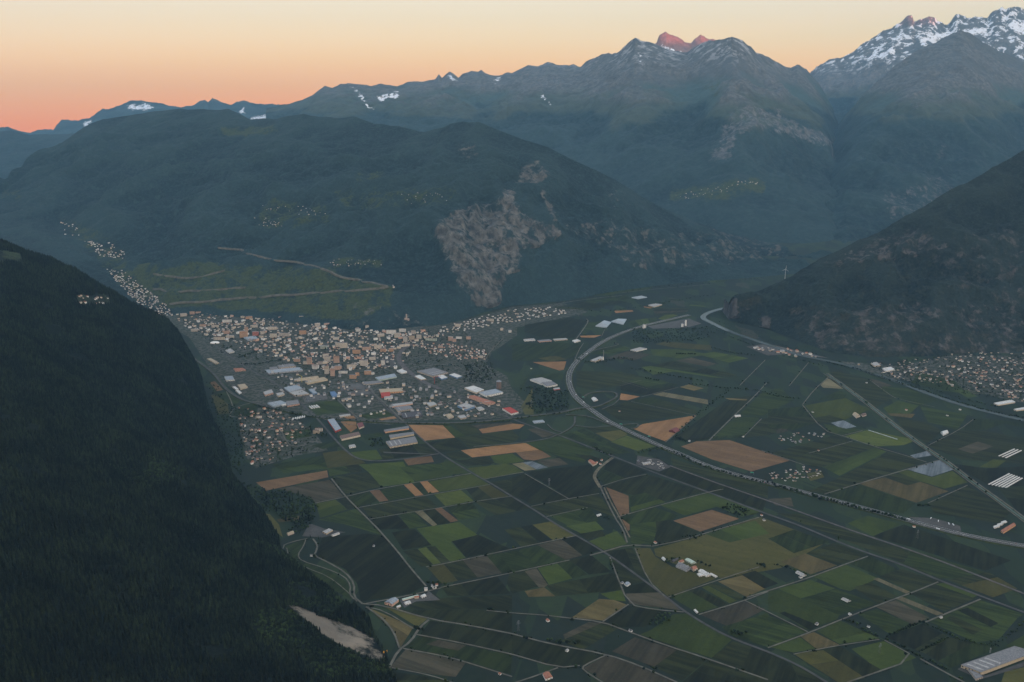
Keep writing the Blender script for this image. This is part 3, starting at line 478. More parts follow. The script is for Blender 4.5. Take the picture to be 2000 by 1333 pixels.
FIELDS = '''
F b 0,970 555,877 565,930 80,1035
F s 180,1020 580,950 680,1080 460,1130 430,1090
F o 590,930 870,890 1000,1000 740,1055 700,1060
F m 565,870 700,845 740,895 575,925
F o 700,845 800,830 830,885 740,895
F l 520,740 700,715 860,820 560,860
F m 130,830 520,760 560,860 220,900
F g 800,830 1150,810 1240,970 980,1005 880,890
F g 740,735 940,715 990,790 860,800 790,780
F o 960,710 1330,665 1410,745 990,790
F b 1150,785 1370,765 1390,810 1190,838
F m 1120,850 1440,820 1560,905 1250,965
F g 1440,820 1530,800 1660,895 1560,905
F w 1190,520 1460,525 1555,620 1310,645
F g 1460,525 1520,530 1640,605 1560,620
F o 1530,515 1690,520 1760,585 1640,605
F w 1740,555 2000,510 2100,520 2060,550 1770,588
F s 1680,525 2000,500 2000,512 1740,552
F o 1340,655 1560,622 1660,705 1430,740
F o 1580,620 2000,562 2060,620 2000,670 1670,705
F w 1600,720 2000,668 2110,660 2220,715 2030,735 1830,760 1690,775
F b 2030,735 2220,715 2305,770 2170,800 2090,790
F o 1480,745 1600,725 1680,775 1540,790
F o 1560,800 1790,770 1870,820 1650,845
F g 1830,765 2000,745 2100,805 1930,830 1870,820
F y 1650,860 1940,825 2010,835 2090,890 1780,945
F y 1350,965 1680,905 1820,985 1430,1045
F w 1280,965 1340,960 1430,1045 1350,1055
F m 1225,980 1280,970 1350,1055 1310,1070
F w 1150,985 1215,975 1310,1070 1245,1078
F m 975,1030 1140,992 1240,1078 1040,1112
F b 885,1035 965,1030 1035,1112 965,1122
F m 720,1085 880,1045 960,1120 790,1160
F g 470,1135 620,1105 720,1180 500,1250
F o 640,1105 710,1090 780,1165 710,1180
F o 830,1165 1320,1075 1420,1160 1240,1195 900,1255
F y 1390,1065 1600,1030 1700,1115 1480,1155
F o 1640,1025 1830,990 1980,1080 1710,1110
F o 1840,970 2050,930 2260,1050 2000,1080
F o 1700,1120 1990,1085 2150,1170 1870,1230
F m 1480,1160 1690,1125 1760,1240 1590,1265
F b 1395,1175 1450,1168 1580,1270 1520,1282
F o 1310,1190 1390,1178 1515,1285 1420,1300
F p 1240,1200 1300,1190 1415,1300 1385,1315
F m 1110,1225 1235,1200 1340,1310 1200,1330
F o 900,1265 1100,1225 1200,1330 960,1340
F m 490,1262 780,1175 880,1270 980,1380 700,1300
F m 400,380 470,340 640,330 740,420 480,445
F m 800,440 1000,400 1080,450 860,475
F w 660,495 780,490 790,545 740,580
F w 690,462 770,448 790,470 710,472
F w 960,475 1080,455 1100,470 980,485
F m 830,600 970,580 1000,610 850,640
F m 215,570 420,555 440,610 240,640
F m 440,680 620,640 660,690 520,710
E o 520,200 880,170 1000,190 1320,580 1200,640 820,700 790,560 700,450 470,340
E g 1255,130 1590,80 1730,180 1520,235 1640,360 1520,390 1370,260
E o 1060,160 1240,135 1370,260 1150,300
E o 1150,310 1260,290 1380,410 1290,430
E y 1265,290 1330,278 1445,400 1385,412
E o 1335,275 1400,268 1510,385 1445,398
E o 1530,230 1740,180 1990,290 1640,355
E o 1340,435 1800,340 1920,480 1450,560
E m 1800,340 2000,310 2000,470 1920,480
E o 1450,590 1880,500 1990,640 1500,660
E l 870,745 1040,900 1130,1060 1230,900
E l 1000,740 1340,835 1260,900 1100,800
E m 220,270 390,215 330,330 350,390 560,450 720,560 740,680 600,610 330,430
E o 1360,850 2000,960 2000,1100 1280,955
E m 1170,1060 1280,965 2000,1120 1990,1270 1640,1165
E s 1420,1000 1640,1045 1580,1085 1330,1035
E s 1050,1210 1170,1075 1640,1175 1560,1290 1380,1270
E o 1000,1240 1350,1290 1560,1340 1000,1420
E o 1200,700 1500,670 2000,650 2000,770 1700,760 1200,760
E o 1000,740 1340,830 2000,940 2000,780 1600,760 1180,770
C o -60,140 310,75 490,185 70,275
C s 200,260 390,215 550,340 420,375
C o 395,215 510,190 700,300 560,340
C m -100,330 200,265 420,375 0,470
C o -20,475 100,460 220,580 0,640 -40,560
C k 100,620 250,590 340,660 130,665
C s 100,465 190,440 280,570 250,590 210,590
C m 200,440 450,380 590,490 290,570
C o 450,380 620,340 780,470 600,490
C o 270,575 790,480 860,610 340,660
C g 690,640 860,610 890,700 780,690
C k 470,825 680,680 800,690 895,725 710,850
C o 720,860 910,735 1250,790 1030,900 850,900
C o 870,590 1060,545 1320,770 920,720
C o 770,375 1050,540 860,580 800,450
C o 740,310 940,280 1055,530 760,340
C l 960,280 1080,285 1120,350 1250,430 1400,470 1600,520 1220,665 1060,520
C l 1110,290 1330,228 1480,185 1940,40 2460,235 2100,440 1640,520 1250,400 1120,340
C g 1500,170 1900,70 2010,170 1700,240
A m 0,210 200,140 480,235 200,325
A k 100,390 290,325 540,420 330,490
A o 305,320 520,240 780,340 550,415
C b 1260,70 1560,-15 1775,55 1470,155
C o 1120,20 1250,70 1460,160 1340,220 1130,265 1110,200
C m 920,0 1110,-20 1130,150 1100,250 930,250
D b 735,1008 910,1075 920,1340 905,1350 830,1200
C g 420,110 640,60 720,140 540,170
C g 600,230 820,150 900,250 720,300
C m 280,30 600,-50 680,70 440,110
C o 520,175 700,140 730,190 590,220
C g 1230,660 1380,610 1650,735 1450,790
C o 1370,610 1440,590 1690,720 1610,745
C y 1480,590 1530,575 1760,695 1700,715
C o 1530,570 1590,555 1820,660 1770,690
C k 1610,545 1800,495 1980,600 1830,665
C o 1790,490 1900,460 2080,560 1970,600
C s 1460,800 1820,690 1980,760 1700,900
C m 1640,900 2000,790 2000,1060 1700,960
A g 0,620 80,610 560,800 540,840 300,920 90,790 0,770
A m 80,600 330,530 860,720 560,810
A o 90,790 130,780 400,890 330,925
A m -20,800 310,935 0,1060 -300,930
A g 20,1060 250,980 370,1070 200,1100
A k 250,970 360,940 560,1040 390,1080
A g 380,930 570,850 870,990 560,1035
A g 650,1070 900,1010 1160,1140 870,1240
A o 430,1080 560,1050 880,1230 760,1300
A l 200,1110 430,1080 760,1300 560,1340
A o 0,1100 320,1260 480,1340 0,1500
C o 1560,1140 1730,1010 2000,1090 2000,1320
C g 1090,920 1260,800 1360,795 1720,1000 1560,1140 1000,960
C s 780,1090 960,980 1290,1080 1110,1210
C o 1110,1210 1290,1080 1530,1150 1330,1320
C o 1540,1150 2000,1320 2000,1500 1330,1332
C s 400,960 600,860 710,870 420,1010
C o 380,1010 700,870 840,905 560,1075
C o 0,960 300,1035 740,1115 560,1200 360,1210 0,1110
C s 560,1220 740,1120 1000,1210 1280,1340 740,1340
A g 340,500 600,410 860,520 640,620 560,600
A m 620,400 790,345 1020,450 880,500
A p 820,525 860,515 1110,625 1080,640
A o 870,505 1050,445 1330,540 1120,620
A o 670,590 800,550 1010,660 860,720
A p 1000,680 1050,665 1370,795 1320,810
A o 1110,640 1330,550 1640,670 1380,780
A g 1310,565 1380,555 1650,650 1600,670
A s 840,740 1000,690 1260,830 1130,880
A m 700,800 850,760 1100,870 960,960
A m 1240,850 1660,690 2000,800 1950,830 1800,1000 1620,1020
A o 1480,770 1560,750 1800,870 1740,900
A o 1390,830 1440,810 1680,920 1600,960
A o 920,980 1210,870 1420,980 1230,1110
A o 1230,1110 1420,980 1800,1060 1430,1220
A g 1850,1050 2060,930 2060,1090
A o 1060,100 1900,380 1700,460 1100,270 820,190
A g 620,90 780,30 1040,95 820,190
A o 60,10 260,20 1080,300 1300,520 1050,400
A m 1120,300 1700,470 1500,520 1340,520 1060,400
A o 1400,530 1720,470 1950,600 1760,670
A l 1850,1250 2060,1200 2060,1400 1800,1400
D b 1320,690 1440,650 1700,640 2010,745 2170,800 1870,885 1560,790
D w 945,550 1020,515 1440,445 1300,565 1200,650 1060,600
D w 850,275 1000,300 900,330 840,325
D w 160,30 425,25 405,90 370,97
D p 1100,285 1180,265 1530,325 1530,360
D k 1310,225 1380,205 1500,235 1420,255
D m 930,335 1090,300 1450,410 1440,450
D o 720,400 900,340 1370,440 960,495 830,480
D o 500,100 860,110 1050,150 830,215 600,250 510,220
D o 840,210 1010,170 1300,230 1050,290 850,250
D y 770,655 900,605 1120,690 980,725
D m 400,600 560,550 930,740 780,750
D m 100,660 380,610 630,720 560,820 220,720
D s 120,555 200,545 330,600 240,620
D o 560,540 860,530 900,600 780,650
D o 490,750 620,760 730,800 590,805
D m 670,930 700,870 880,935 720,990
D o 740,800 790,780 1060,890 880,935 720,870
D o 720,1000 1050,905 1500,1040 1200,1120 900,1060
D m 920,1080 1040,1050 1200,1125 930,1200
D o 110,890 620,830 640,930 690,1050 460,1100
D o 0,935 100,900 450,1100 150,1140 0,1060
D s 190,800 370,780 440,830 280,850
D q 80,815 160,805 280,852 195,870
D p 0,825 85,815 190,870 100,880
D o 150,1160 680,1060 800,1240 600,1165 270,1230
D o 1130,770 1250,845 1990,1100 1960,1190 1100,880
D o 1240,780 1500,860 2000,1000 2000,1095 1260,840
D m 840,1240 1100,1160 1300,1230 1260,1260 920,1300
D g 1160,1150 1540,1050 1940,1200 1800,1240 1600,1160 1350,1230
D o 1240,640 1700,310 1900,290 1530,635 1380,640
D m 1560,630 1740,465 1940,460 1800,620
D o 1820,620 1950,480 2100,440 2160,560 2000,600
D m 1940,280 2100,230 2200,330 1950,450 1780,440
D k 1660,310 1840,320 1830,330 1700,325
D m 0,400 110,140 400,110 400,170 130,140
D l 70,380 160,230 170,440 100,440
G g 1080,650 1290,650 1560,690 1300,720 1100,700
G g 1450,690 1580,670 1850,720 1700,755
G s 1280,740 1400,715 1600,765 1520,785
G g 1010,790 1080,780 1700,880 1570,870 1260,825 1100,850
G o 1090,780 1260,740 1760,850 1700,870
G l 1120,610 1200,590 1560,620 1560,660 1280,640
G s 730,720 900,665 1090,690 960,735
G m 580,690 830,610 960,650 720,690
G m 900,430 1130,400 1140,440 950,475
G y 1140,410 1220,370 1300,385 1180,425
G o 100,460 440,400 580,430 490,560 250,560 100,520
G w 530,545 700,540 640,560 540,558
G w 800,350 940,345 950,355 810,368
G w 1030,315 1100,325 1080,332 1030,322
G m 0,610 400,600 540,610 480,720 300,740 0,740
G l 200,720 340,700 430,730 300,745
G m 900,900 1060,860 1300,930 1100,960
G g 1400,300 1500,310 1520,320 1380,310
G m 1220,255 1320,260 1330,275 1240,265
G g 600,225 860,190 1100,160 1080,180 700,235
G g 1520,115 1700,105 1660,125 1560,130
G m 530,500 600,440 720,430 650,480 560,540
G o 300,330 700,250 900,280 600,340
G m 560,280 900,230 930,255 650,290
G o 1100,330 1400,330 1350,370 1120,390
B y 290,370 600,310 800,400 600,480 370,470
B o 370,465 480,445 600,480 400,515
B q 490,505 590,485 690,535 585,555
B m 350,340 560,250 620,280 600,305
B p 410,210 470,155 590,240 430,230
B o 480,110 560,100 860,190 1000,300 830,390 660,250
B s 790,160 850,170 970,215 880,235
B g 900,390 1020,330 1180,370 1100,440 940,430
B k 920,430 1150,435 1120,468 960,450
B o 1000,460 1230,500 1350,560 1330,600 1240,670 1050,540
B y 600,610 780,560 1160,640 1060,680 840,690
B m 430,510 700,570 580,600 480,580
B o 30,740 520,600 660,640 320,735 150,790
B o 180,780 660,650 840,690 430,850 290,830
B g 430,850 840,700 930,730 560,920
B o 320,1040 560,930 940,735 1100,770 1230,810 460,1055
B q 1110,760 1240,725 1280,760 1150,780
B q 1090,870 1340,795 1450,870 1280,925
B y 1010,890 1090,875 1280,930 1440,880 1560,970 1380,1020 1190,960
B o 920,925 1010,895 1190,960 1090,995
B k 710,980 910,930 1090,995 1190,965 1410,1040 1160,1130
B m 460,1070 700,985 1150,1135 1060,1210 900,1190
B o 1250,1140 1560,990 1900,1200 1800,1290 1300,1210
B o 1260,690 1480,560 1700,570 2050,640 2050,830 1500,790
B s 1480,710 1640,650 1760,690 1600,745
B y 1650,850 1760,790 1860,800 1780,860
B o 1420,820 1700,860 2060,840 2060,1000 1740,1000
B l 300,900 410,880 440,930 330,960
B s 0,1100 180,1090 200,1160 60,1150
B m 860,240 1000,310 1180,370 1330,330 1100,240 900,220
B m 1180,360 1330,400 1560,440 1480,560 1250,500
B s 60,560 130,540 160,570 70,590
B m 0,400 260,380 380,500 200,560 0,540
B o 0,450 330,460 400,500 0,520
B m 1600,470 1800,480 2060,520 2060,560 1850,510 1700,560 1500,560
B m 1180,110 1460,180 1560,280 1400,260 1120,190
B g 1440,240 1560,250 1640,300 1560,310
B o 1800,1010 2060,1010 2060,1280 1980,1240
F u 365,300 545,275 560,320 380,345
F u 700,270 900,230 930,270 740,300
F u 990,730 1420,750 1420,752 1000,740
D u 980,760 1150,790 1240,850 1150,885 970,830
A u 1090,40 1300,50 1500,110 1510,155 1250,100
A u 1480,1230 1660,1310 2060,1190 2060,1150 1700,1280 1530,1200
H u 680,720 830,650 880,800 780,790
H u 320,960 560,940 560,1000 330,1020
E u 1120,690 1240,650 1330,640 1350,620 1440,690 1250,700 1160,750
E u 360,190 420,90 530,130 700,160 520,200
G u 1060,470 1380,410 1480,450 1370,480 1100,490
G u 1830,630 1960,610 2060,640 2140,690 2000,700
I b 545,935 600,925 680,1010 620,1022
I m 600,1050 700,1030 850,1110 780,1190 720,1130
I k 620,1140 700,1130 735,1155 640,1166
I m 790,1200 960,1145 1020,1180 1000,1270 780,1270
I l 560,1060 600,1055 720,1140 740,1240 640,1250
E k 160,60 340,30 330,70 180,80
E l 0,0 110,20 180,100 210,200 150,150 40,60
P u 1470,680 1500,672 1620,700 1540,692
'''
FIELD_ZONE = [('beside the wooded left slope', lambda x, y: x < 700), ('in the plain between the link road and the near farms', lambda x, y: x < 1090 and y > 820),
              ('beside the motorway interchange', lambda x, y: y < 900 and x < 1330), ('in the plain below the right hand village', lambda x, y: y < 1000),
              ('in the nearest part of the plain', lambda x, y: True)]
def strips(V, c):
    """a block of land is worked in parallel strips"""
    if len(V) != 4 or c not in 'omgl': return [(V, c)]
    L = [np.linalg.norm(V[i] - V[(i + 1) % 4]) for i in range(4)]
    area = 0.25 * (L[0] + L[2]) * (L[1] + L[3])
    if area < 16000: return [(V, c)]
    k = 0 if L[0] + L[2] > L[1] + L[3] else 1
    if rng.random() < 0.3: k = 1 - k
    A, B, C_, D_ = [V[(i + k) % 4] for i in range(4)]
    n_ = min(6, max(2, int(area / 14000 + rng.random()))); cut = [0.0]
    for i in range(n_): cut.append(cut[-1] + rng.uniform(.5, 1.5))
    cut = [q / cut[-1] for q in cut]; out_ = []
    for a, b in zip(cut[:-1], cut[1:]):
        g_ = 0.006 if rng.random() < .6 else 0.0
        q = [A + (B - A) * (a + g_), A + (B - A) * (b - g_), D_ + (C_ - D_) * (b - g_), D_ + (C_ - D_) * (a + g_)]
        c2 = c if rng.random() < .68 else rng.choice({'o': 'oomsl', 'm': 'mmog', 'g': 'ggym', 'l': 'llkg'}[c])
        out_.append((q, c2))
    return out_
kz = 0
for ln in FIELDS.strip().splitlines():
    t, c, s = ln.split(' ', 2)
    P = pts(t, s); mx, my = np.mean([p[0] for p in P]), np.mean([p[1] for p in P])
    zone = next(n_ for n_, fn in FIELD_ZONE if fn(mx, my)); kz += 1
    for V, cc in strips([floor(a, b, 0.30 + 0.005 * kz) for a, b in P], c):
        c0 = np.mean(V, axis=0); V = [v - c0 for v in V]
        a2 = sum(V[i - 1][0] * V[i][1] - V[i][0] * V[i - 1][1] for i in range(len(V)))
        if a2 < 0: V = V[::-1]
        o = link('yard' if cc == 'u' else 'field', mesh('field', V, [tuple(range(len(V)))], CROPS[cc][1])); o.location = c0
        tag(o, f'{CROPS[cc][0]} {zone}', 'yard' if cc == 'u' else 'field', 'fields of the valley plain', 'structure')

# town ground
n = N('town_ground'); f1 = n.noise(26, 4, rough=0.7); f2 = n.noise(90, 4)
c = n.mix(n.rampf(f1, 0.42, 0.58), (0.020, 0.028, 0.012), (0.085, 0.080, 0.070)); c = n.mix(n.rampf(f2, 0.4, 0.7, 0, 0.6), c, (0.030, 0.036, 0.018)); n.color(c)
TOWN = pl('200,520 250,530 330,598 430,604 520,612 640,632 760,645 830,634 900,628 1000,600 1100,592 1150,610 1090,625 1010,640 1010,655 960,690 950,712 990,735 1000,760 1040,800 1000,815 930,820 800,822 760,830 690,825 620,815 560,800 500,790 440,750 410,720 370,660 320,630')
def sheet(name, poly, z, mat, label, cat):
    V = [floor(a, b, z) for a, b in poly]
    o = link(name, mesh(name, V, [tuple(range(len(V)))], mat)); 
    if o.data.polygons[0].normal.z < 0: o.data.flip_normals()
    return tag(o, label, cat, kind='structure')
sheet('town_ground', TOWN, 0.12, n.m, 'grey streets and gardens under the town', 'ground')
sheet('village_ground', pl('1640,706 1760,715 1850,695 2010,695 2010,790 1930,772 1860,765 1800,748 1740,740'), 0.12, n.m, 'grey streets and gardens under the right hand village', 'ground')
sheet('village_ground', pl('462,796 545,798 610,840 640,880 580,890 500,915 478,890 470,850'), 0.13, n.m, 'streets and gardens under the red roofed village by the left slope', 'ground')

# ================================================================== roads, rail and water
def smooth(P, k=2, closed=False):
    P = np.array(P, float)
    for _ in range(k):
        Q = [P[0]]
        for i in range(len(P) - 1):
            a, b = P[i], P[i + 1]; Q += [a * 0.75 + b * 0.25, a * 0.25 + b * 0.75]
        Q.append(P[-1]); P = np.array(Q)
    return P
def frame(P):
    T = np.gradient(P[:, :2], axis=0); T /= np.linalg.norm(T, axis=1)[:, None] + 1e-9
    return np.stack([-T[:, 1], T[:, 0]], -1)
def strip(P, prof):
    """prof: list of (offset, dz) across the way"""
    Nn = frame(P); V = []
    for p, q in zip(P, Nn):
        for o_, dz in prof: V.append((p[0] + q[0] * o_, p[1] + q[1] * o_, p[2] + dz))
    m = len(prof); Fa = [(i * m + j, i * m + j + 1, (i + 1) * m + j + 1, (i + 1) * m + j) for i in range(len(P) - 1) for j in range(m - 1)]
    return V, [tuple(reversed(q)) for q in Fa]
ASPH = plain('asphalt', (0.062, 0.059, 0.054), 0.25, 40); LANE = plain('pale_lane', (0.105, 0.097, 0.075), 0.25, 30); TRACK = plain('gravel_track', (0.115, 0.098, 0.064), 0.3, 25)
VERGE = plain('verge_grass', (0.030, 0.036, 0.010), 0.35, 20); PAINT = plain('road_paint', (0.7, 0.7, 0.68), 0.05); RAIL = plain('ballast', (0.085, 0.075, 0.068), 0.25, 20)
STEEL = plain('galvanised_steel', (0.20, 0.205, 0.21), 0.1, rough=0.5); CONC = plain('concrete', (0.22, 0.21, 0.19), 0.15)
n = N('river_water'); n.color((0.055, 0.066, 0.058)); n.b.inputs['Roughness'].default_value = 0.25; n.bump(n.noise(6, 3), 0.15, 0.5); WATER = n.m
n = N('canal_water'); n.color((0.05, 0.07, 0.05)); n.b.inputs['Roughness'].default_value = 0.2; n.bump(n.noise(4, 3), 0.15, 0.5); CANAL = n.m
ROADS = []
zk = [2.2]
def road(name, spec, width, mat, label, z=None, embank=0.0, k=2, cat='road'):
    px = spec if isinstance(spec, list) else sum((pts(q[0], q[2:]) for q in spec.strip().split('|')), [])
    zk[0] += 0.012
    P = smooth([floor(a, b, (z if z is not None else zk[0])) for a, b in px], k)
    h = width / 2
    o = link(name, mesh(name, *strip(P, [(-h, 0), (h, 0)]), mat)); tag(o, label, cat, kind='structure')
    if embank: link('verge', mesh('verge', *strip(P - np.array((0, 0, 0.05)), [(-h - embank, -P[0][2] + 0.2), (-h - 1.5, 0), (h + 1.5, 0), (h + embank, -P[0][2] + 0.2)]), VERGE), o)
    ROADS.append((P, width)); return o, P
MW = 'G 1385,383 1200,425 1010,470 860,520 700,592 570,690 490,760 448,830 440,900 475,1000 545,1070 625,1125 720,1195|D 830,532 1000,612 1150,682 1300,742 1500,832 1750,912 2000,972|B 300,1052 600,1132 900,1212 1100,1268 1300,1322|A 1500,172 1700,214 2080,280'
mo, MWP = road('motorway', MW, 35, VERGE, 'pale grey motorway curving through the fields past the interchange', 4.0, 9)
for sgn in (-1, 1):
    cw = link('carriageway', mesh('carriageway', *strip(MWP + np.array((0, 0, .12)), [(sgn * 9.2 - 6.6, 0), (sgn * 9.2 + 6.6, 0)][::1]), ASPH), mo)
    for off in (-6, 6): link('edge_line', mesh('edge_line', *strip(MWP + np.array((0, 0, .2)), [(sgn * 9.2 + off - .25, 0), (sgn * 9.2 + off + .25, 0)]), PAINT), cw)
    link('guard_rail', mesh('guard_rail', *strip(MWP + np.array((0, 0, .2)), [(sgn * 16.6, 0), (sgn * 16.6, .9), (sgn * 16.9, .9), (sgn * 16.9, 0)]), STEEL), mo)
link('median_barrier', mesh('median_barrier', *strip(MWP + np.array((0, 0, .1)), [(-0.6, 0), (-0.3, 1.1), (0.3, 1.1), (0.6, 0)]), CONC), mo)
road('link_road', 'I 300,640 420,720 520,790 610,870 700,1000 850,1100 1000,1140 1150,1180|F 250,415 400,443 520,462 750,482 1000,496 1200,502 1500,506 1800,491|D 0,467 250,437 400,421 500,392 600,383', 15, ASPH, 'grey link road on an embankment between the town and the motorway', 5.0, 9)
road('slip_road', 'D 590,386 680,372 740,345 800,315 825,290 812,268 760,258 690,258 620,266 575,285 550,310', 11, ASPH, 'looping slip road of the motorway interchange', 5.2, 5)
road('slip_road', 'D 490,455 492,520 400,582 250,637 0,667|F 1700,690', 9, ASPH, 'slip road curving from the roundabout towards the tan fields', 3.4, 3)
road('slip_road', 'D 420,440 500,442 600,452 700,490 780,522', 9, ASPH, 'slip road joining the motorway from the link road', 3.8, 3)
road('slip_road', 'D 490,525 640,542 700,532 760,530 820,525', 8, ASPH, 'short slip road under the motorway embankment', 3.5, 3)
road('slip_road', 'D 860,520 960,507 990,515 975,540 930,548', 8, ASPH, 'small looped slip road beside the tan triangular field', 3.5, 3)
road('slip_road', 'D 275,515 320,560 390,578', 8, ASPH, 'connecting slip road below the link road', 3.2, 2)
road('slip_road', 'D 700,400 720,390 800,360 840,315', 7, ASPH, 'outer slip road beside the interchange loop', 3.3, 2)
road('main_road', 'H 1100,920 1300,990 1600,1110 1990,1290|D 160,532 400,612 630,702 780,762 1000,850 1300,962 1550,1052 1950,1202|A 250,106 550,236 800,330 1050,412 1330,532 1700,672 2080,815', 12, ASPH, 'long straight main road crossing the plain below the motorway')
road('railway', 'D 1230,838 1550,958 2000,1112|A 560,112 760,182 1090,292 1400,402 1700,520 2080,670', 11, RAIL, 'straight brown railway line through the near orchards', cat='railway')
road('railway', 'H 1040,560 960,590 900,650 890,720 950,790 1040,870 1150,940 1300,1000', 34, RAIL, 'curved fan of railway tracks by the town station', cat='railway')
road('local_road', 'I 560,550 760,690 900,790 1200,950 1400,1095|F 340,340 480,470 580,592 680,702 760,770 860,800 1000,803 1200,782 1430,745', 11, ASPH, 'road leaving the town and curving along the near fields')
road('local_road', 'H 500,930 640,1040 780,1190 920,1300|F 1150,492 1250,592 1430,742 1680,892 1850,985|C 0,-120 200,0 300,70 500,185 720,310 1000,512 1200,662 1340,772 1500,872 1700,982 2000,1092|A 200,1180 330,1250 480,1345', 10, ASPH, 'long diagonal road from the town across the near fields')
road('local_road', 'H 290,1090 400,1210 500,1300|F 780,490', 8, ASPH, 'short side road in the industrial quarter')
road('local_road', 'I 1050,820 1400,1000 1500,1110', 10, ASPH, 'street through the industrial quarter')
road('local_road', 'I 700,1000 760,1120 780,1200 740,1250 760,1275 1000,1275', 7, LANE, 'pale lane beside the left slope village')
road('local_road', 'I 780,1200 850,1160 960,1135', 7, LANE, 'pale lane joining the link road by the left slope')
LANES = '''F 590,940 700,1080 800,1180 950,1330|E 950,130 1100,300 1200,430 1330,580;7
F 460,1132 700,1082 900,1032 1150,986 1680,900;6
F 1780,945 2000,905|D 90,890;5
F 800,1167 1320,1072 1620,1022 1830,986;5
F 890,1257 1240,1197 1450,1167 1720,1117 2000,1077;5
E 1330,430 1500,400 2000,292|C 500,186;6
E 1440,592 2000,476|C 450,376;6
C 610,340 720,310 900,257 1090,267;9
C 1090,270 1330,222 1480,176 1930,42;6
D 690,1005 800,1240 870,1340|C 900,240;7
C 760,340 800,450 910,722 1100,762 1340,782;6
C 910,722 710,857;6
C 380,822 700,857 900,932 1200,1042 1500,1137 2000,1312;7
C -200,770 0,790 240,805 380,822;5
C 0,952 300,1032 740,1112 1000,1202 1290,1332;7
C 740,1116 560,1200 550,1232 720,1340;6
C 0,1112 360,1217 530,1200;6
C 360,1217 100,1312 -200,1400;6
E 820,716 1000,731 1350,837 1700,892 2000,952;7
E 1350,842 1280,902 1210,1012 1110,1082 1040,1217;9
E 1250,957 1600,1022 2000,1112;6
E 1150,1067 1500,1132 1700,1192 2000,1287;6
E 1060,1217 1350,1272 1560,1340;5
E 860,741 930,790 1000,842 1080,942 1120,1062;6
E 860,741 1000,772 1230,912;5
E 405,208 330,222 260,242 212,262;6
E 222,258 205,300 192,340;5
E 445,210 482,260 470,310 450,340 560,392 700,472 770,562 762,660 830,716;7
E 390,215 370,270 325,335 350,382 550,442 690,502 740,572 730,642 765,682;5
E 240,280 260,370 400,440 560,500 690,600 790,700;4
E 860,716 1200,652 1440,596;7
A -180,672 0,617 300,522 540,432 780,347;6
A 0,1062 300,952 620,822 1010,672 1130,630 1330,547;6
A 1230,862 1660,682;7
A 620,1332 1170,1142 910,1002;6
A 1190,1147 1400,1262 1550,1340;7
C 1220,667 1640,522 1930,430;5
C 1460,802 1820,692 2000,622;6
C 1820,692 2000,782|A 310,937;5
A 200,1112 350,1082 560,1042 870,997;4
D 820,1242 1100,1162 1550,1042 1650,1022;6
D 690,1002 880,940 1050,907;5
D 100,902 450,1102;5
D 150,1157 400,1105 680,1057;5
D 270,1237 590,1167;5
D 1540,642 1720,462 1900,292 1990,192;7
D 1780,212 1980,12;6
D 1010,302 1300,227;5
D 840,217 1010,172;4
D 930,337 1440,447;4
D 1800,622 1950,472;5
B 270,365 430,562 580,606 840,692 1100,767 1240,812;7
B 270,362 360,246 470,150;6
B 165,216 320,30;6
B 440,1062 700,982 900,922 1330,797;7
B 320,742 660,647;5
B 1250,682 1500,557 1600,480;5
B 790,166 960,292 1000,312;5
B 1250,1132 1560,992;5
B -50,720 290,837;6
B 1000,310 1130,345 1300,380;4
B 580,605 740,565;5
G 500,572 560,490 598,432 582,412;9
G 150,335 400,285 700,245 860,230;9
G 480,760 520,660 560,600;6
G 700,550 730,480;4
G 560,700 640,655 800,625 840,610 800,600;7
G 860,210 1100,180 1300,165 1560,140;7
D 1060,240 820,170;3
C 960,282 1060,532 1190,655;5
D 1200,655 1440,450;5
F 640,330 720,400 800,470;6
F 860,220 1000,345 1150,492;9
F 200,570 230,640 280,690 380,680;5
H 1310,700 1500,800 1600,850;5
H 1740,720 1780,640 1920,500;6
P 620,812 640,822 700,832;5'''
LANE_ZONE = [('beside the wooded left slope', lambda x, y: x < 720), ('across the near central fields', lambda x, y: y > 980 and x < 1480), ('across the near right fields', lambda x, y: y > 980),
             ('in the fields right of the motorway', lambda x, y: x > 1330), ('around the town edge and interchange', lambda x, y: True)]
for ln in LANES.strip().splitlines():
    s, w = ln.rsplit(';', 1); px = sum((pts(q[0], q[2:]) for q in s.split('|')), [])
    zone = next(n_ for n_, fn in LANE_ZONE if fn(*np.mean(px, axis=0)))
    o, _ = road('lane', px, float(w), LANE, f'pale narrow farm lane {zone}', k=1); o['group'] = 'farm lanes of the plain'
road('canal_road', 'D 790,775 740,810 680,858 645,905 645,940 690,1010', 16, TRACK, 'sandy track bending beside the dark orchard', k=2)
road('canal_road', 'D 720,1010 770,1120 850,1260 920,1400', 7, TRACK, 'sandy track along the narrow tan field', k=1)
road('river', pl('1440,598 1400,605 1376,614 1372,622 1384,628 1410,641 1447,656 1496,672 1545,690 1608,704 1650,711 1695,728 1755,746 1825,774 1877,791 1947,809 2030,828'), 46, WATER, 'pale grey river running along the foot of the right slope', cat='river')
o, CP = road('canal', 'B 450,118 600,222 800,372 1000,532 1200,682 1400,812 1600,970 1800,1110 2060,1305', 9, CANAL, 'straight narrow canal running down the right side', cat='canal')
for sgn, w in ((-1, 6), (1, 8)):
    o, _ = road('canal_lane', 'B 450,118 600,222 800,372 1000,532 1200,682 1400,812 1600,970 1800,1110 2060,1305', 2, VERGE, 'pale lane on one bank of the straight canal')
    o.data = mesh('canal_lane', *strip(CP + np.array((0, 0, .25)), [(sgn * 15 - w / 2, 0), (sgn * 15 + w / 2, 0)]), LANE)
    link('bank', mesh('bank', *strip(CP + np.array((0, 0, .1)), [(sgn * 4.5, 0), (sgn * 8, .9), (sgn * 11, .1)] if sgn > 0 else [(sgn * 11, .1), (sgn * 8, .9), (sgn * 4.5, 0)]), VERGE), o)
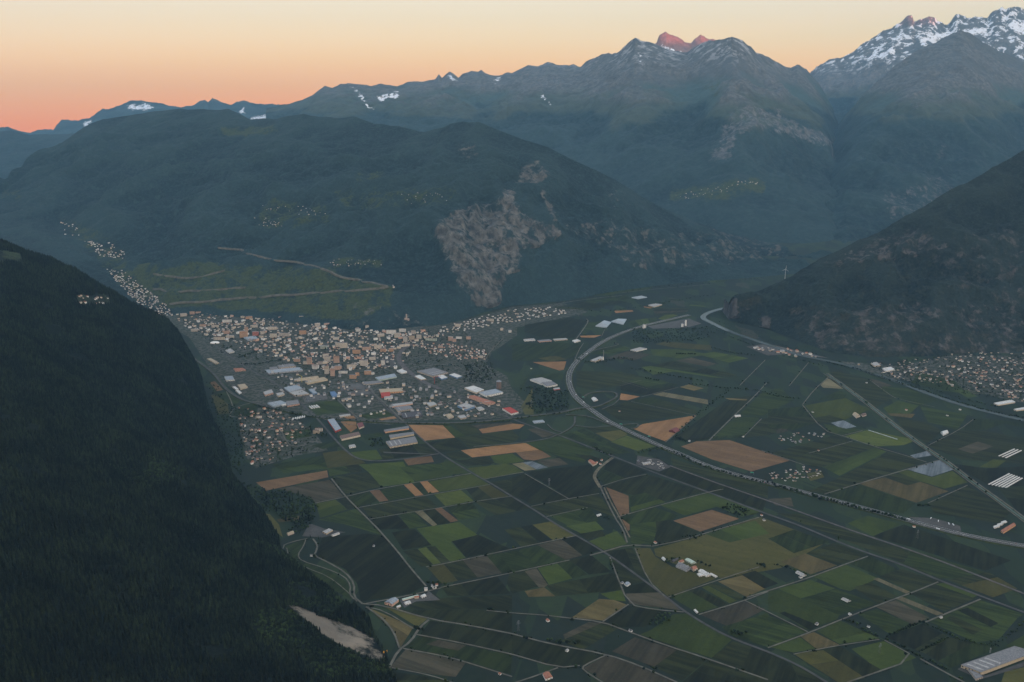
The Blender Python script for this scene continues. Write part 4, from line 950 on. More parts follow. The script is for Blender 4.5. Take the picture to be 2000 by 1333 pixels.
def hill_road(px, width, label):
    P = []
    for a, b in smooth(px, 2):
        q, nn, fl = hit(a, b)
        if q is not None: P.append(q + np.array((0, -3, 5.0)))
    P = np.array(P); P[:, 2] = np.convolve(np.pad(P[:, 2], 2, 'edge'), np.ones(5) / 5, 'valid') + 3
    o = link('hill_road', mesh('hill_road', *strip(P, [(-width / 2 - 6, -14), (-width / 2, 0), (width / 2, 0), (width / 2 + 6, -14)]), LANE)); tag(o, label, 'road', kind='structure')
hill_road(pl('332,594 400,589 480,582 560,577 640,571 700,567 757,561'), 20, 'pale road climbing straight across the vineyard slope above the town')
hill_road(pl('425,484 470,489 500,500 530,508 575,513 612,519 640,528 660,540 690,547 720,551 757,560'), 18, 'upper pale road bending along the wooded slope')
hill_road(pl('300,565 340,572 420,566 480,562'), 8, 'thin vineyard track above the town')
hill_road(pl('300,535 360,546 400,540 440,528'), 8, 'thin vineyard track on the slope above the side valley')
# ================================================================== buildings
SEG = np.concatenate([np.concatenate([P[:-1, :2], P[1:, :2], np.full((len(P) - 1, 1), w)], 1) for P, w in ROADS])
def road_gap(x, y):
    a, b = SEG[:, :2], SEG[:, 2:4]; d = b - a; p = np.array((x, y))
    t = np.clip(((p - a) * d).sum(1) / ((d * d).sum(1) + 1e-9), 0, 1)
    return float((np.linalg.norm(a + d * t[:, None] - p, axis=1) - SEG[:, 4] / 2).min())
def in1(px, py, poly): return bool(in_poly(np.array([px]), np.array([py]), poly)[0])
ROOFC = {'brown': (0.15, 0.105, 0.085), 'terracotta': (0.30, 0.13, 0.08), 'grey': (0.17, 0.165, 0.16), 'dark': (0.07, 0.065, 0.065), 'pale': (0.31, 0.295, 0.27), 'white': (0.50, 0.48, 0.44), 'steel': (0.25, 0.275, 0.29), 'red': (0.33, 0.06, 0.045), 'blue': (0.11, 0.17, 0.26), 'tan': (0.34, 0.27, 0.18)}
WALLC = {'white': (0.76, 0.72, 0.65), 'cream': (0.60, 0.50, 0.38), 'beige': (0.46, 0.38, 0.30), 'salmon': (0.58, 0.36, 0.26), 'orange': (0.58, 0.32, 0.17), 'red': (0.50, 0.09, 0.06), 'grey': (0.36, 0.36, 0.36),
         'blue': (0.18, 0.28, 0.42), 'steel': (0.42, 0.47, 0.50), 'tan': (0.50, 0.40, 0.27), 'maroon': (0.16, 0.06, 0.055), 'greenish': (0.40, 0.46, 0.38), 'dark': (0.10, 0.095, 0.09)}
RM = {k: plain('roof_' + k, c, 0.22, 5) for k, c in ROOFC.items()}; WM = {k: plain('wall_' + k, c, 0.10, 8) for k, c in WALLC.items()}
GLASS = N('window_glass').color((0.035, 0.04, 0.045)); GLASS.b.inputs['Roughness'].default_value = 0.15; GLASS = GLASS.m
def gable(w, d, h, rise, over=0.6):
    V = [(-w / 2 - over, -d / 2 - over, h - .25), (w / 2 + over, -d / 2 - over, h - .25), (w / 2 + over, d / 2 + over, h - .25), (-w / 2 - over, d / 2 + over, h - .25), (-w / 2 - over, 0, h + rise), (w / 2 + over, 0, h + rise)]
    return V, [(0, 1, 5, 4), (2, 3, 4, 5), (0, 4, 3), (1, 2, 5), (0, 3, 2, 1)]
HM = {}
def house_meshes(shape, wc, rc):
    k = (shape, wc, rc)
    if k not in HM:
        w, d, h, r = {'small': (10, 9, 5.2, 2.8), 'wide': (15, 10, 6.2, 3.2), 'tall': (11, 11, 8.5, 3.0), 'shed': (7, 5, 3.0, 1.2), 'block': (21, 12, 11, .5)}[shape]
        vb, fb = box_data(-w / 2, w / 2, -d / 2, d / 2, -2, h)
        vg = [(-w / 2, -d / 2, h), (-w / 2, d / 2, h), (-w / 2, 0, h + r - .4), (w / 2, -d / 2, h), (w / 2, d / 2, h), (w / 2, 0, h + r - .4)]
        V, Fa = join((vb, fb), (vg, [(0, 2, 1), (3, 4, 5)]))
        HM[k] = (mesh('house', V, Fa, WM[wc]), mesh('roof', *gable(w, d, h, r), RM[rc]), (w, d, h, r))
    return HM[k]
HOUSES = []      # (x, y, z, rot, scale, shape, wall, roof, place)
occ = {}
def free(x, y, sep):
    k = (int(x // 25), int(y // 25))
    for i in (-1, 0, 1):
        for j in (-1, 0, 1):
            for a, b, s in occ.get((k[0] + i, k[1] + j), ()):
                if (a - x) ** 2 + (b - y) ** 2 < ((sep + s) / 2) ** 2: return False
    return True
def take(x, y, sep): occ.setdefault((int(x // 25), int(y // 25)), []).append((x, y, sep))
def rand_in(poly):
    xs = [p[0] for p in poly]; ys = [p[1] for p in poly]
    while True:
        a, b = rng.uniform(min(xs), max(xs)), rng.uniform(min(ys), max(ys))
        if in1(a, b, poly): return a, b
def street_angle(x, y): return R(28) + 0.35 * math.sin(x / 420.0) + 0.3 * math.cos(y / 380.0) + rng.choice((0, math.pi / 2)) + rng.uniform(-.12, .12)

# -- large explicit buildings: halls, sheds, schools, greenhouses (roof corners in the photograph)
def hall(t, s, h, wc, rc, name, label, group=None, lights=0, cat=None, gab=False):
    q = [floor(*p, h)[:2] for p in pts(t, s)]; c = np.mean(q, axis=0)
    a2 = sum(q[i - 1][0] * q[i][1] - q[i][0] * q[i - 1][1] for i in range(4))
    if a2 < 0: q = q[::-1]
    q = [p - c for p in q]
    V = [(*p, -0.5) for p in q] + [(*p, h) for p in q]
    wm, rm = WM[wc], (RM.get(rc) or WM[rc])
    o = link(name, mesh(name, V, [(0, 1, 5, 4), (1, 2, 6, 5), (2, 3, 7, 6), (3, 0, 4, 7)], wm)); o.location = (*c, 0)
    tag(o, label, cat or name.replace('_', ' '), group)
    e = 1.012
    L = [np.linalg.norm(q[i] - q[(i + 1) % 4]) for i in range(4)]; k = 0 if L[0] >= L[1] else 1      # long side
    Q = [q[(i + k) % 4] * e for i in range(4)]
    if gab:
        ra, rb = (Q[1] + Q[2]) / 2, (Q[3] + Q[0]) / 2; up_ = min(L) * 0.22
        V = [(*p, h) for p in Q] + [(*ra, h + up_), (*rb, h + up_)]; Fa = [(0, 1, 4, 5), (2, 3, 5, 4), (1, 2, 4), (3, 0, 5)]
        link('roof', mesh('roof', V, Fa, rm), o)
    else:
        V = [(*p, h) for p in Q] + [(*p, h + .9) for p in Q]; I = [p * 0.975 for p in Q]
        V += [(*p, h + .9) for p in I] + [(*p, h + .35) for p in I]
        Fa = [(i, (i + 1) % 4, 4 + (i + 1) % 4, 4 + i) for i in range(4)] + [(4 + i, 4 + (i + 1) % 4, 8 + (i + 1) % 4, 8 + i) for i in range(4)] + [(8 + i, 8 + (i + 1) % 4, 12 + (i + 1) % 4, 12 + i) for i in range(4)] + [(12, 13, 14, 15)]
        link('roof', mesh('roof', V, Fa, rm), o)
    def bil(u, v): return (Q[0] * (1 - u) + Q[1] * u) * (1 - v) + (Q[3] * (1 - u) + Q[2] * u) * v
    for i in range(lights // 2):
        u = (i + .7) / (lights + .4); p = [bil(u - .018, .12), bil(u + .018, .12), bil(u + .018, .88), bil(u - .018, .88)]
        z0 = h + (0.4 if not gab else min(L) * .23)
        V = [(*a, z0) for a in p] + [(*a, z0 + .8) for a in p]
        link('skylight', mesh('skylight', V, [(4, 5, 6, 7), (0, 1, 5, 4), (1, 2, 6, 5), (2, 3, 7, 6), (3, 0, 4, 7)], RM['pale']), o)
    # doors and a window band on the side that faces the photographer
    s_ = max(range(4), key=lambda i: -(q[i][1] + q[(i + 1) % 4][1])); a, b = q[s_], q[(s_ + 1) % 4]; ln = np.linalg.norm(b - a)
    if ln > 14 and name != 'greenhouse':
        d = (b - a) / ln; nn = np.array((d[1], -d[0])); m = max(2, min(9, int(ln / 9)))
        for i in range(m):
            p = a + d * ln * (i + .5) / m
            hh = (0, h * .62, 3.2) if i % 3 == 1 else (h * .42, h * .78, 4.2)
            V = [(*(p - d * hh[2] / 2 + nn * .25), hh[0]), (*(p + d * hh[2] / 2 + nn * .25), hh[0]), (*(p + d * hh[2] / 2 + nn * .25), hh[1]), (*(p - d * hh[2] / 2 + nn * .25), hh[1])]
            V += [(*(np.array(v_[:2]) - nn * .4), v_[2]) for v_ in V]
            link('door' if i % 3 == 1 else 'window', mesh('opening', V, [(0, 1, 2, 3), (0, 4, 5, 1), (1, 5, 6, 2), (2, 6, 7, 3), (3, 7, 4, 0)], GLASS), o)
    r = max(L) / 2
    for _ in range(1): take(c[0], c[1], r * 1.1)
    return o
HALLS = '''F|70,92 340,72 365,92 100,118|9|grey|steel|school_building|long grey blue flat roofed school hall beside the sports ground|4
F|170,55 290,42 310,60 185,75|11|beige|grey|school_building|grey flat roofed upper wing behind the long school hall|2
F|105,72 160,65 175,82 115,92|11|beige|grey|school_building|small square wing at the left end of the school|0
F|390,175 530,148 560,165 400,198|9|tan|tan|warehouse|sandy tan roofed warehouse below the apartment towers|3
F|310,162 480,138 490,148 320,175|7|cream|tan|warehouse|narrow pale tan shed behind the sandy warehouse|0
F|218,230 320,207 365,238 262,265|9|grey|steel|warehouse|pale blue grey roofed hall in the middle of the industrial quarter|5
F|262,268 360,248 415,278 310,292|8|beige|pale|warehouse|pale grey hall in front of the blue grey one|3
F|412,245 440,238 480,270 450,278|7|blue|steel|warehouse|narrow blue shed right of the pale grey hall|0
F|90,350 190,330 240,350 140,378|8|steel|steel|warehouse|pale green grey hall beside the link road|4
F|235,338 325,325 340,355 245,372|9|salmon|grey|warehouse|brick walled hall with grey roof beside the link road|3
F|190,352 225,345 238,362 205,370|6|white|white|warehouse|small white shed between two halls by the link road|0
F|650,445 735,435 740,445 660,458|6|cream|pale|warehouse|long low pale shed at the end of the dark green plot|0
F|560,480 610,472 665,550 620,568|10|red|steel|warehouse|long blue grey hall with a red gable end beside the curving road|4
F|575,262 615,260 640,290 600,300|9|blue|blue|warehouse|blue shop with a bright red front in the industrial quarter|0
F|790,510 830,500 845,530 805,545|9|cream|maroon|warehouse|dark red roofed building left of the grass plots|0
F|655,605 800,575 815,600 670,632|10|cream|brown|apartment_house|brown roofed apartment row beside the curving road|0
F|1000,560 1190,530 1195,548 1010,575|8|orange|grey|warehouse|low terracotta fronted hall, upper of three beside the tan field|0
F|1040,600 1230,575 1235,592 1050,625|9|tan|grey|warehouse|long grey roofed hall, middle of three beside the tan field|0
F|1015,650 1240,612 1262,655 1048,693|9|tan|grey|warehouse|big grey flat roofed hall, lowest of three beside the tan field|6
F|725,680 770,672 780,688 730,698|6|white|pale|warehouse|small white shop on the inside of the curving road|0
F|960,242 1130,234 1150,258 975,272|9|orange|tan|warehouse|tan and orange fronted row building behind the red block|0
F|975,270 1045,264 1050,292 980,298|11|red|red|warehouse|bright red cube shaped shop beside the straight street|0
F|1000,296 1065,288 1070,308 1005,315|8|white|pale|warehouse|white annex below the red cube shop|0
F|1060,360 1220,340 1225,354 1065,378|8|salmon|pale|warehouse|long pink fronted hall in the lower industrial quarter|3
F|1080,382 1200,370 1230,393 1110,413|8|beige|grey|warehouse|grey hall below the long pink fronted one|3
F|1130,430 1290,410 1300,448 1150,468|7|dark|dark|warehouse|large dark roofed hall in the lower industrial quarter|3
F|1330,350 1385,340 1415,360 1360,378|8|tan|pale|warehouse|pale square roofed hall in the car dealers quarter|2
F|1575,370 1640,350 1710,375 1640,400|11|blue|pale|warehouse|pale roofed hall with blue front beside the main road|3
F|1630,232 1700,215 1780,245 1720,268|10|cream|white|warehouse|large white roofed hall beside the rail yard|4
F|1745,265 1870,240 1930,265 1800,293|12|white|steel|warehouse|grey roofed hall with white gable right of the white hall|5
F|1650,295 1700,290 1870,345 1812,358|11|salmon|terracotta|warehouse|long terracotta commercial building along the main road|3
F|1720,385 1760,378 1785,395 1745,405|7|white|pale|warehouse|small pale shed beside the main road|0
F|1480,440 1520,432 1545,455 1505,468|7|cream|tan|warehouse|cream shed above the link road embankment|0
F|1575,452 1625,442 1645,462 1600,472|7|tan|pale|warehouse|tan shed above the link road embankment|0
F|1925,392 1985,382 2050,420 1995,434|10|white|red|warehouse|red and white shop at the corner of the main road|0
F|1100,95 1140,85 1180,105 1140,115|9|white|white|warehouse|white roofed shed beside the railway tracks|0
F|1240,140 1280,132 1328,160 1290,168|8|tan|white|warehouse|cream roofed shed between railway and industrial street|0
F|1260,100 1390,75 1500,110 1380,140|9|beige|grey|warehouse|big grey depot right of the railway tracks|4
F|1420,138 1460,130 1495,150 1450,162|9|blue|white|warehouse|white roofed blue walled hall below the grey depot|0
F|1510,128 1550,118 1610,140 1570,152|8|blue|white|warehouse|white roofed blue walled hall at the edge of the wood|0
F|930,150 1080,120 1100,145 960,170|8|greenish|steel|warehouse|green grey market hall below the apartment blocks|4
F|840,185 960,175 1000,190 860,205|6|beige|grey|warehouse|low grey shed below the green grey market hall|0
D|140,165 230,150 310,175 230,200|9|white|pale|warehouse|pale roofed factory inside the motorway bend|4
D|230,190 310,180 355,205 270,220|10|white|grey|warehouse|white walled front block of the factory inside the motorway bend|0
D|320,235 370,228 375,240 330,246|5|red|pale|warehouse|low red shed below the factory inside the motorway bend|0
A|1510,1195 1925,1050 2085,1098 1665,1255|12|tan|grey|warehouse|huge grey roofed warehouse with tan walls at the lower right corner|9
A|1560,1225 1600,1215 1680,1290 1625,1305|7|beige|grey|warehouse|low grey annex in front of the huge corner warehouse|0
E|1005,705 1060,672 1115,685 1065,722|10|salmon|steel|barn|large blue grey roofed barn at the end of the dark orchard|3
E|1155,705 1195,693 1212,710 1170,721|6|white|white|barn|white shed right of the large blue grey barn|0
E|1285,655 1315,640 1330,655 1300,668|6|white|white|barn|white shed at the lane end behind the barn yard|0
E|1140,680 1265,648 1270,656 1148,690|5|cream|greenish|barn|long narrow green and cream shed behind the barn yard|0
E|1095,738 1125,726 1132,738 1105,748|5|cream|white|barn|small cream shed in front of the barn yard|0
E|1140,752 1175,738 1215,705 1220,715 1160,762|5|red|red|barn|
E|520,155 570,130 600,143 550,170|7|tan|pale|barn|beige barn on the dark yard below the left slope|0
E|585,180 640,160 655,168 600,188|4|white|pale|barn|low white shed on the dark yard below the left slope|0
E|240,165 285,148 298,160 250,178|7|beige|tan|barn|lone beige barn among trees under the left slope|0
C|1455,460 1490,450 1555,490 1520,500|7|white|white|barn|large white farm hall on the olive meadow|3
C|1445,482 1475,478 1497,495 1465,502|5|white|white|barn|small white farm hall in front of the large one|0
C|1545,482 1560,478 1605,503 1590,507|4|white|white|barn|narrow white tunnel shed at the end of the farm|0
C|1280,420 1320,395 1400,435 1365,458|8|grey|grey|barn|grey roofed farm building in the middle of the meadow farm|3
C|1300,385 1330,372 1345,385 1312,398|7|cream|terracotta|barn|orange roofed farmhouse behind the grey farm building|0
C|1395,432 1425,420 1450,440 1418,455|7|cream|terracotta|barn|orange roofed farmhouse beside the white farm hall|0
C|1245,378 1290,358 1300,366 1256,388|6|dark|dark|barn|dark roofed stable behind the grey farm building|0
C|1350,372 1385,365 1440,395 1405,402|6|greenish|greenish|barn|long green roofed stable behind the meadow farm|0
C|1168,360 1185,352 1205,372 1190,380|4|white|white|barn|white rounded shed beside the lane to the meadow farm|0
C|875,560 895,546 925,560 900,576|6|white|steel|barn|small blue and white shed between the dark orchards|0
C|1420,765 1432,760 1455,782 1443,788|4|white|white|barn|tiny white shed beside the diagonal road|0
C|240,1265 290,1250 318,1290 262,1308|6|white|terracotta|barn|farmhouse with red roof at the bottom lane|0
C|660,22 690,14 698,22 668,32|4|white|white|barn|tiny white hut in the green field beside the sandy track|0
B|1765,350 1900,325 1932,342 1795,365|7|cream|white|warehouse|long white roofed shed below the right hand village|0
B|1920,398 2000,384 2040,395 1940,406|7|cream|white|warehouse|long white roofed shed at the right edge below the village|0
B|660,435 690,425 722,448 690,460|8|cream|tan|barn|cream farmhouse in the yellow green meadow|0
B|725,435 755,428 770,442 740,452|6|beige|brown|barn|brown roofed barn beside the cream meadow farmhouse|0
B|1350,575 1390,562 1410,578 1370,597|8|white|white|barn|white roofed barn beside the lane right of the canal|0
B|895,78 960,68 990,88 920,100|9|white|white|warehouse|large white roofed hall at the near end of the right village|2
B|800,35 850,30 880,55 830,60|7|cream|pale|warehouse|pale workshop hall by the river bridge|0
A|1820,145 1920,85 1935,100 1840,160|8|orange|terracotta|warehouse|orange brick workshop at the right edge beside the motorway|0
A|1760,112 1800,102 1812,112 1770,124|5|white|white|warehouse|white container shed left of the orange workshop, lowest of three|0
A|1790,96 1825,86 1838,96 1800,106|5|white|white|warehouse|white container shed left of the orange workshop, middle of three|0
A|1820,78 1855,68 1868,78 1832,88|5|white|white|warehouse|white container shed left of the orange workshop, highest of three|0
A|215,470 240,462 300,492 275,500|5|white|pale|barn|white roofed stable between the meadow and the dark hedge|0
A|570,680 600,672 650,695 620,704|3|white|pale|barn|low pale shed in the dark green field|0
D|1225,565 1265,542 1310,560 1275,578|8|maroon|maroon|barn|dark maroon barn standing in the tan triangular field|0
D|1738,445 1780,442 1788,452 1745,457|4|white|white|barn|long white shed beside the lane right of the motorway|0
D|595,800 625,795 662,820 632,834|8|cream|terracotta|barn|terracotta roofed farmhouse at the bend of the sandy track|0
D|1020,818 1075,806 1085,818 1030,830|6|white|pale|barn|white roadside building on the grey yard below the motorway|0
D|620,312 655,308 672,326 640,334|5|white|white|barn|white hut inside the interchange loop|0
D|160,490 240,482 255,497 175,506|5|steel|steel|warehouse|grey depot under the link road by the interchange|0
G|775,432 830,412 895,415 868,455|6|steel|q|greenhouse|wide glass greenhouse, right of the pair beyond the motorway|6
G|652,468 720,425 775,438 738,478|6|steel|q|greenhouse|glass greenhouse, left of the pair beyond the motorway|6
G|935,245 1010,232 1055,243 985,256|5|steel|q|greenhouse|pale greenhouse far up the valley below the wooded mountain|4
G|1060,305 1120,293 1172,300 1110,318|8|tan|pale|warehouse|pale tan hall far up the valley between brown plots|2
G|470,580 510,573 535,582 490,593|8|white|white|warehouse|white shed beside the motorway at the end of the rail yard|0
G|90,572 170,565 182,577 100,583|7|white|pale|warehouse|long pale shed along the upper rail yard|0
G|200,580 290,572 310,582 215,590|7|salmon|grey|warehouse|pinkish depot along the upper rail yard|0
G|320,570 420,563 435,572 335,580|7|beige|pale|warehouse|pale depot at the right end of the upper rail yard|0
G|615,735 690,705 715,715 650,745|9|cream|pale|warehouse|cream works building beside the motorway and chimney|0
G|925,655 1000,635 1055,645 970,665|6|white|pale|warehouse|pale works buildings between the motorway and meadow|0
I|700,620 750,605 790,635 735,648|7|white|pale|warehouse|pale roofed sports hall beside the tree lined field|2
I|880,495 990,480 1020,510 920,520|8|steel|steel|warehouse|blue roofed hall below the tall orange block|4
I|690,880 770,872 790,910 710,915|8|white|steel|warehouse|grey roofed shop beside the town entry road|2
I|820,960 890,950 920,980 850,1000|8|cream|tan|warehouse|tan roofed shop beside the link road curve|0
I|520,705 560,700 640,745 605,752|7|tan|tan|warehouse|narrow tan shed at the foot of the left slope|0
I|780,800 870,795 900,815 800,825|7|salmon|terracotta|warehouse|terracotta roofed shops beside the town entry road|0
I|1070,1030 1150,1005 1170,1035 1090,1060|10|salmon|pale|apartment_house|pink apartment house in the industrial quarter|0
I|1195,1045 1260,1030 1280,1050 1215,1068|9|cream|pale|apartment_house|cream apartment house in the industrial quarter|0
I|770,980 795,975 830,1000 805,1008|6|white|white|warehouse|small white shop at the link road curve|0
I|800,1015 830,1010 860,1035 835,1045|6|white|white|warehouse|second small white shop below the link road curve|0
F|30,465 45,455 340,500 330,512|1|grey|grey|pavement|
'''
WM['q'] = plain('greenhouse_glass', (0.30, 0.33, 0.34), 0.15, 12, rough=0.4)
for ln in HALLS.strip().splitlines():
    q = ln.split('|')
    if len(q) < 8 or not q[6] or len(q[1].split()) != 4: continue
    hall(q[0], q[1], float(q[2]), q[3], q[4], q[5], q[6], {'warehouse': 'halls and sheds of the industrial quarter', 'barn': 'farm buildings of the plain', 'greenhouse': 'glass greenhouses of the plain'}.get(q[5], 'town blocks'), int(q[7]),
         gab=q[5] == 'barn' and rng.random() < .85, cat={'warehouse': 'warehouse', 'school_building': 'school', 'apartment_house': 'apartments'}.get(q[5]))
# plastic tunnel greenhouses, one tunnel each
def tunnel(t, a, b, w, label):
    p, q = floor(*tpx(t, *a)), floor(*tpx(t, *b)); L = np.linalg.norm(q - p); ang = math.atan2(q[1] - p[1], q[0] - p[0]); m = 8
    V = [(x, w / 2 * math.cos(math.pi * i / m), w * .55 * math.sin(math.pi * i / m)) for x in (0, L) for i in range(m + 1)]
    Fa = [(i, i + 1, m + 2 + i, m + 1 + i) for i in range(m)] + [tuple(range(m + 1)), tuple(range(2 * m + 1, m, -1))]
    o = link('tunnel_greenhouse', mesh('tunnel_greenhouse', V, Fa, RM['white'] if w > 7 else WM['q'])); o.location = (p[0], p[1], .2); o.rotation_euler.z = ang
    tag(o, label, 'greenhouse', 'plastic tunnel greenhouses')
    for u in (0.02, L - .3): 
        v_, f_ = box_data(u, u + .3, -1.2, 1.2, 0, 2.4); link('end_door', mesh('end_door', [(x - (.4 if u < 1 else -.4), y, z) for x, y, z in v_], f_, WM['grey']), o)
for i in range(6): tunnel('B', (1722 + 26 * i, 990 + 5 * i), (1885 + 20 * i, 905 + 7 * i), 8, f'white plastic tunnel, {["first", "second", "third", "fourth", "fifth", "sixth"][i]} from the left of six beside the canal')
for i in range(3): tunnel('B', (1802 + 26 * i, 768 + 7 * i), (1925 + 26 * i, 712 + 6 * i), 8, f'white plastic tunnel, {["first", "second", "third"][i]} of three at the right edge of the plain')
for i in range(3): tunnel('B', (785 + 70 * i, 565 + 22 * i), (860 + 75 * i, 588 + 24 * i), 6, f'thin plastic tunnel, {["upper", "middle", "lower"][i]} of three in the yellow green meadow')
for i in range(4): tunnel('F', (418 + 18 * i, 378 - 3 * i), (440 + 19 * i, 397 - 3 * i), 10, f'short white tunnel, {["first", "second", "third", "fourth"][i]} of four in the dark green plot')
for i in range(6): tunnel('F', (282 + 18 * i, 486 - 4 * i), (292 + 18 * i, 470 - 4 * i), 9, f'white arched shelter, {["first", "second", "third", "fourth", "fifth", "sixth"][i]} of six in the row by the link road trees')
# white arena dome
p = floor(*tpx('I', 598, 555)); V, Fa = [], []; m, k = 20, 6
for j in range(k + 1):
    a = math.pi / 2 * j / k
    for i in range(m): V.append((34 * math.cos(a) * math.cos(2 * math.pi * i / m), 26 * math.cos(a) * math.sin(2 * math.pi * i / m), 5 + 9 * math.sin(a)))
Fa = [(j * m + i, j * m + (i + 1) % m, (j + 1) * m + (i + 1) % m, (j + 1) * m + i) for j in range(k) for i in range(m)]
o = link('arena', mesh('arena', V, Fa, WM['white'], True)); o.location = p; tag(o, 'white domed ice hall at the upper end of the sports ground', 'arena')
V = [(34 * math.cos(2 * math.pi * i / m), 26 * math.sin(2 * math.pi * i / m), z) for z in (0, 5) for i in range(m)]
link('wall', mesh('wall', V, [(i, (i + 1) % m, m + (i + 1) % m, m + i) for i in range(m)], WM['beige']), o)

# -- apartment blocks
APTS = '''H 190,855,45,90,cream;H 247,875,45,90,salmon;H 300,815,75,45,salmon;H 285,745,60,75,salmon;H 195,735,62,60,cream;H 20,760,50,80,salmon;H 430,800,90,45,cream;H 550,775,90,62,cream;H 590,860,70,42,orange;H 445,900,70,42,orange;H 487,872,40,36,orange;H 740,770,40,58,white;H 635,720,70,36,cream;H 740,640,60,38,orange;H 820,635,50,36,orange;H 480,655,80,42,orange;H 580,622,90,36,salmon;H 690,610,80,46,cream;H 355,600,80,58,cream;H 300,590,50,46,cream;H 80,800,70,42,white;H 960,545,50,72,dark;H 1090,510,50,46,cream;H 1035,465,45,42,beige;H 880,500,60,52,cream;H 820,462,100,42,white;H 720,490,70,32,cream;H 930,442,70,32,white;H 1020,522,60,46,tan;H 585,420,35,46,cream;H 497,440,50,32,white;H 740,405,40,52,cream;H 490,375,45,42,salmon;H 435,385,50,36,white;H 575,375,60,36,cream;H 260,345,110,36,cream;H 190,390,55,36,salmon;H 100,390,55,36,cream;H 70,330,55,36,beige;H 145,330,40,36,salmon;H 375,345,40,36,beige;H 420,342,40,32,beige;H 1400,530,50,46,salmon;H 1437,540,35,36,salmon;H 1575,515,45,32,salmon;H 1480,512,60,26,white;H 1300,600,50,26,salmon;H 1470,392,60,32,cream;H 1900,430,30,28,cream;H 1980,450,30,26,white;H 1210,530,120,28,greenish;H 160,610,70,34,greenish;H 130,760,50,30,beige;H 1700,700,35,30,cream;H 1790,340,70,28,cream;H 950,590,110,30,cream;H 520,560,60,30,cream;H 280,520,60,26,cream;H 640,860,30,25,white;H 350,850,90,28,white
I 1445,340,45,58,cream;I 880,500,80,72,orange;I 905,440,35,50,orange;I 995,480,60,44,red;I 710,462,60,32,salmon;I 640,522,110,32,cream;I 745,512,80,36,cream;I 1065,467,45,34,cream;I 1170,502,70,48,cream;I 1280,487,100,36,beige;I 1455,467,70,42,orange;I 1160,422,90,32,cream;I 930,317,65,28,orange;I 290,292,60,32,cream;I 375,277,45,36,salmon;I 435,272,50,28,salmon;I 800,267,40,28,salmon;I 860,270,70,30,salmon;I 920,277,40,30,white;I 985,282,60,36,greenish;I 60,227,80,28,orange;I 1580,807,60,32,white;I 715,352,90,30,white;I 600,402,70,28,cream;I 1240,320,45,28,salmon;I 1310,322,40,26,greenish;I 1380,318,70,28,salmon;I 480,390,60,24,salmon;I 400,440,70,26,cream;I 980,400,70,28,cream;I 1070,370,30,30,cream;I 1400,735,60,34,salmon;I 1480,760,40,34,cream;I 1680,700,60,50,cream
F 470,590,50,30,tan;F 490,572,60,26,cream;F 20,470,45,20,cream'''
ORD = ['broad', 'narrow', 'squat', 'tall', 'low']
seen = {}
apn = []
for ln in APTS.strip().splitlines():
    for it in ln.split(';'):
        it = it.strip(); t = ln[0] if it[1] != ' ' else it[0]; x, y, w, h, c = it[2:].split(','); apn.append((t, float(x), float(y), float(w), float(h), c))
def apartment(t, x, y, w, h, c, i):
    sc = TILES[t][2]; px, py = tpx(t, x, y); p = floor(px, py); dist = float(np.linalg.norm(p - CAM))
    m = dist / F_PX / sc; w, h = w * m * 0.92, max(11, h * m * 0.86); d = rng.uniform(11, 14)
    o = link('apartment_block', mesh('apartment_block', *box_data(-w / 2, w / 2, -d / 2, d / 2, -.5, h), WM[c]))
    o.location = (p[0], p[1] + d / 2, 0); o.rotation_euler.z = rng.choice((-.28, -.2, -.12, .1, .18)) - p[0] / dist * .8
    link('roof', mesh('roof', *join(box_data(-w / 2 - .4, w / 2 + .4, -d / 2 - .4, d / 2 + .4, h, h + .7), box_data(-w * .12, w * .12, -2.5, 2.5, h + .7, h + 3.2)), RM[rng.choice(('pale', 'grey', 'grey', 'brown'))]), o)
    k = max(2, min(7, int(w / 6.5))); cw = min(2.6, w / k * .42)
    gm = mesh('window_column', *box_data(-cw / 2, cw / 2, -.25, .25, 2.2, h - 1.2), GLASS if c != 'dark' else WM['white'])
    for j in range(k):
        a = link('window_column', gm, o); a.location = (-w / 2 + (j + .5) * w / k, -d / 2 - .02, 0)
    nf = max(2, int(h / 3.1)); bm_ = mesh('balcony', *box_data(-w / 2 + .6, w / 2 - .6, -1.1, 0, 0, 1.0), WM['white' if c in ('cream', 'white', 'beige') else 'cream'])
    for j in range(1, min(nf, 12)):
        if (j + i) % 2 == 0 or h < 18: a = link('balcony', bm_, o); a.location = (0, -d / 2, j * h / nf)
    zone = ('among the central towers' if (t == 'H' and y > 580 and x < 900) else 'in the town centre' if t == 'H' and x < 1150 and y > 420 else 'at the right end of town' if t == 'H' and x >= 1150 else
            'along the upper town edge' if (t == 'H') or y < 345 else 'beside the near village' if t == 'F' else 'in the left half of town')
    size = 'tall' if h > 32 else ('long' if w > 55 else ('low' if h < 15 else 'mid sized'))
    tag(o, f'{size} {c} apartment block {zone}', 'apartments', 'apartment blocks of the town')
    take(p[0], p[1] + d / 2, max(w, d) * .8); return o
blocks = [apartment(*a, i) for i, a in enumerate(apn)]
# those that would read the same are told apart by their order from the left
bylab = {}
for o in blocks: bylab.setdefault(o['label'], []).append(o)
NTH = ['first', 'second', 'third', 'fourth', 'fifth', 'sixth', 'seventh', 'eighth', 'ninth', 'tenth', 'eleventh', 'twelfth']
for lab, os_ in bylab.items():
    if len(os_) > 1:
        for i, o in enumerate(sorted(os_, key=lambda o: o.location.x / o.location.y)): o['label'] = f'{lab}, {NTH[min(i, 11)]} from the left'

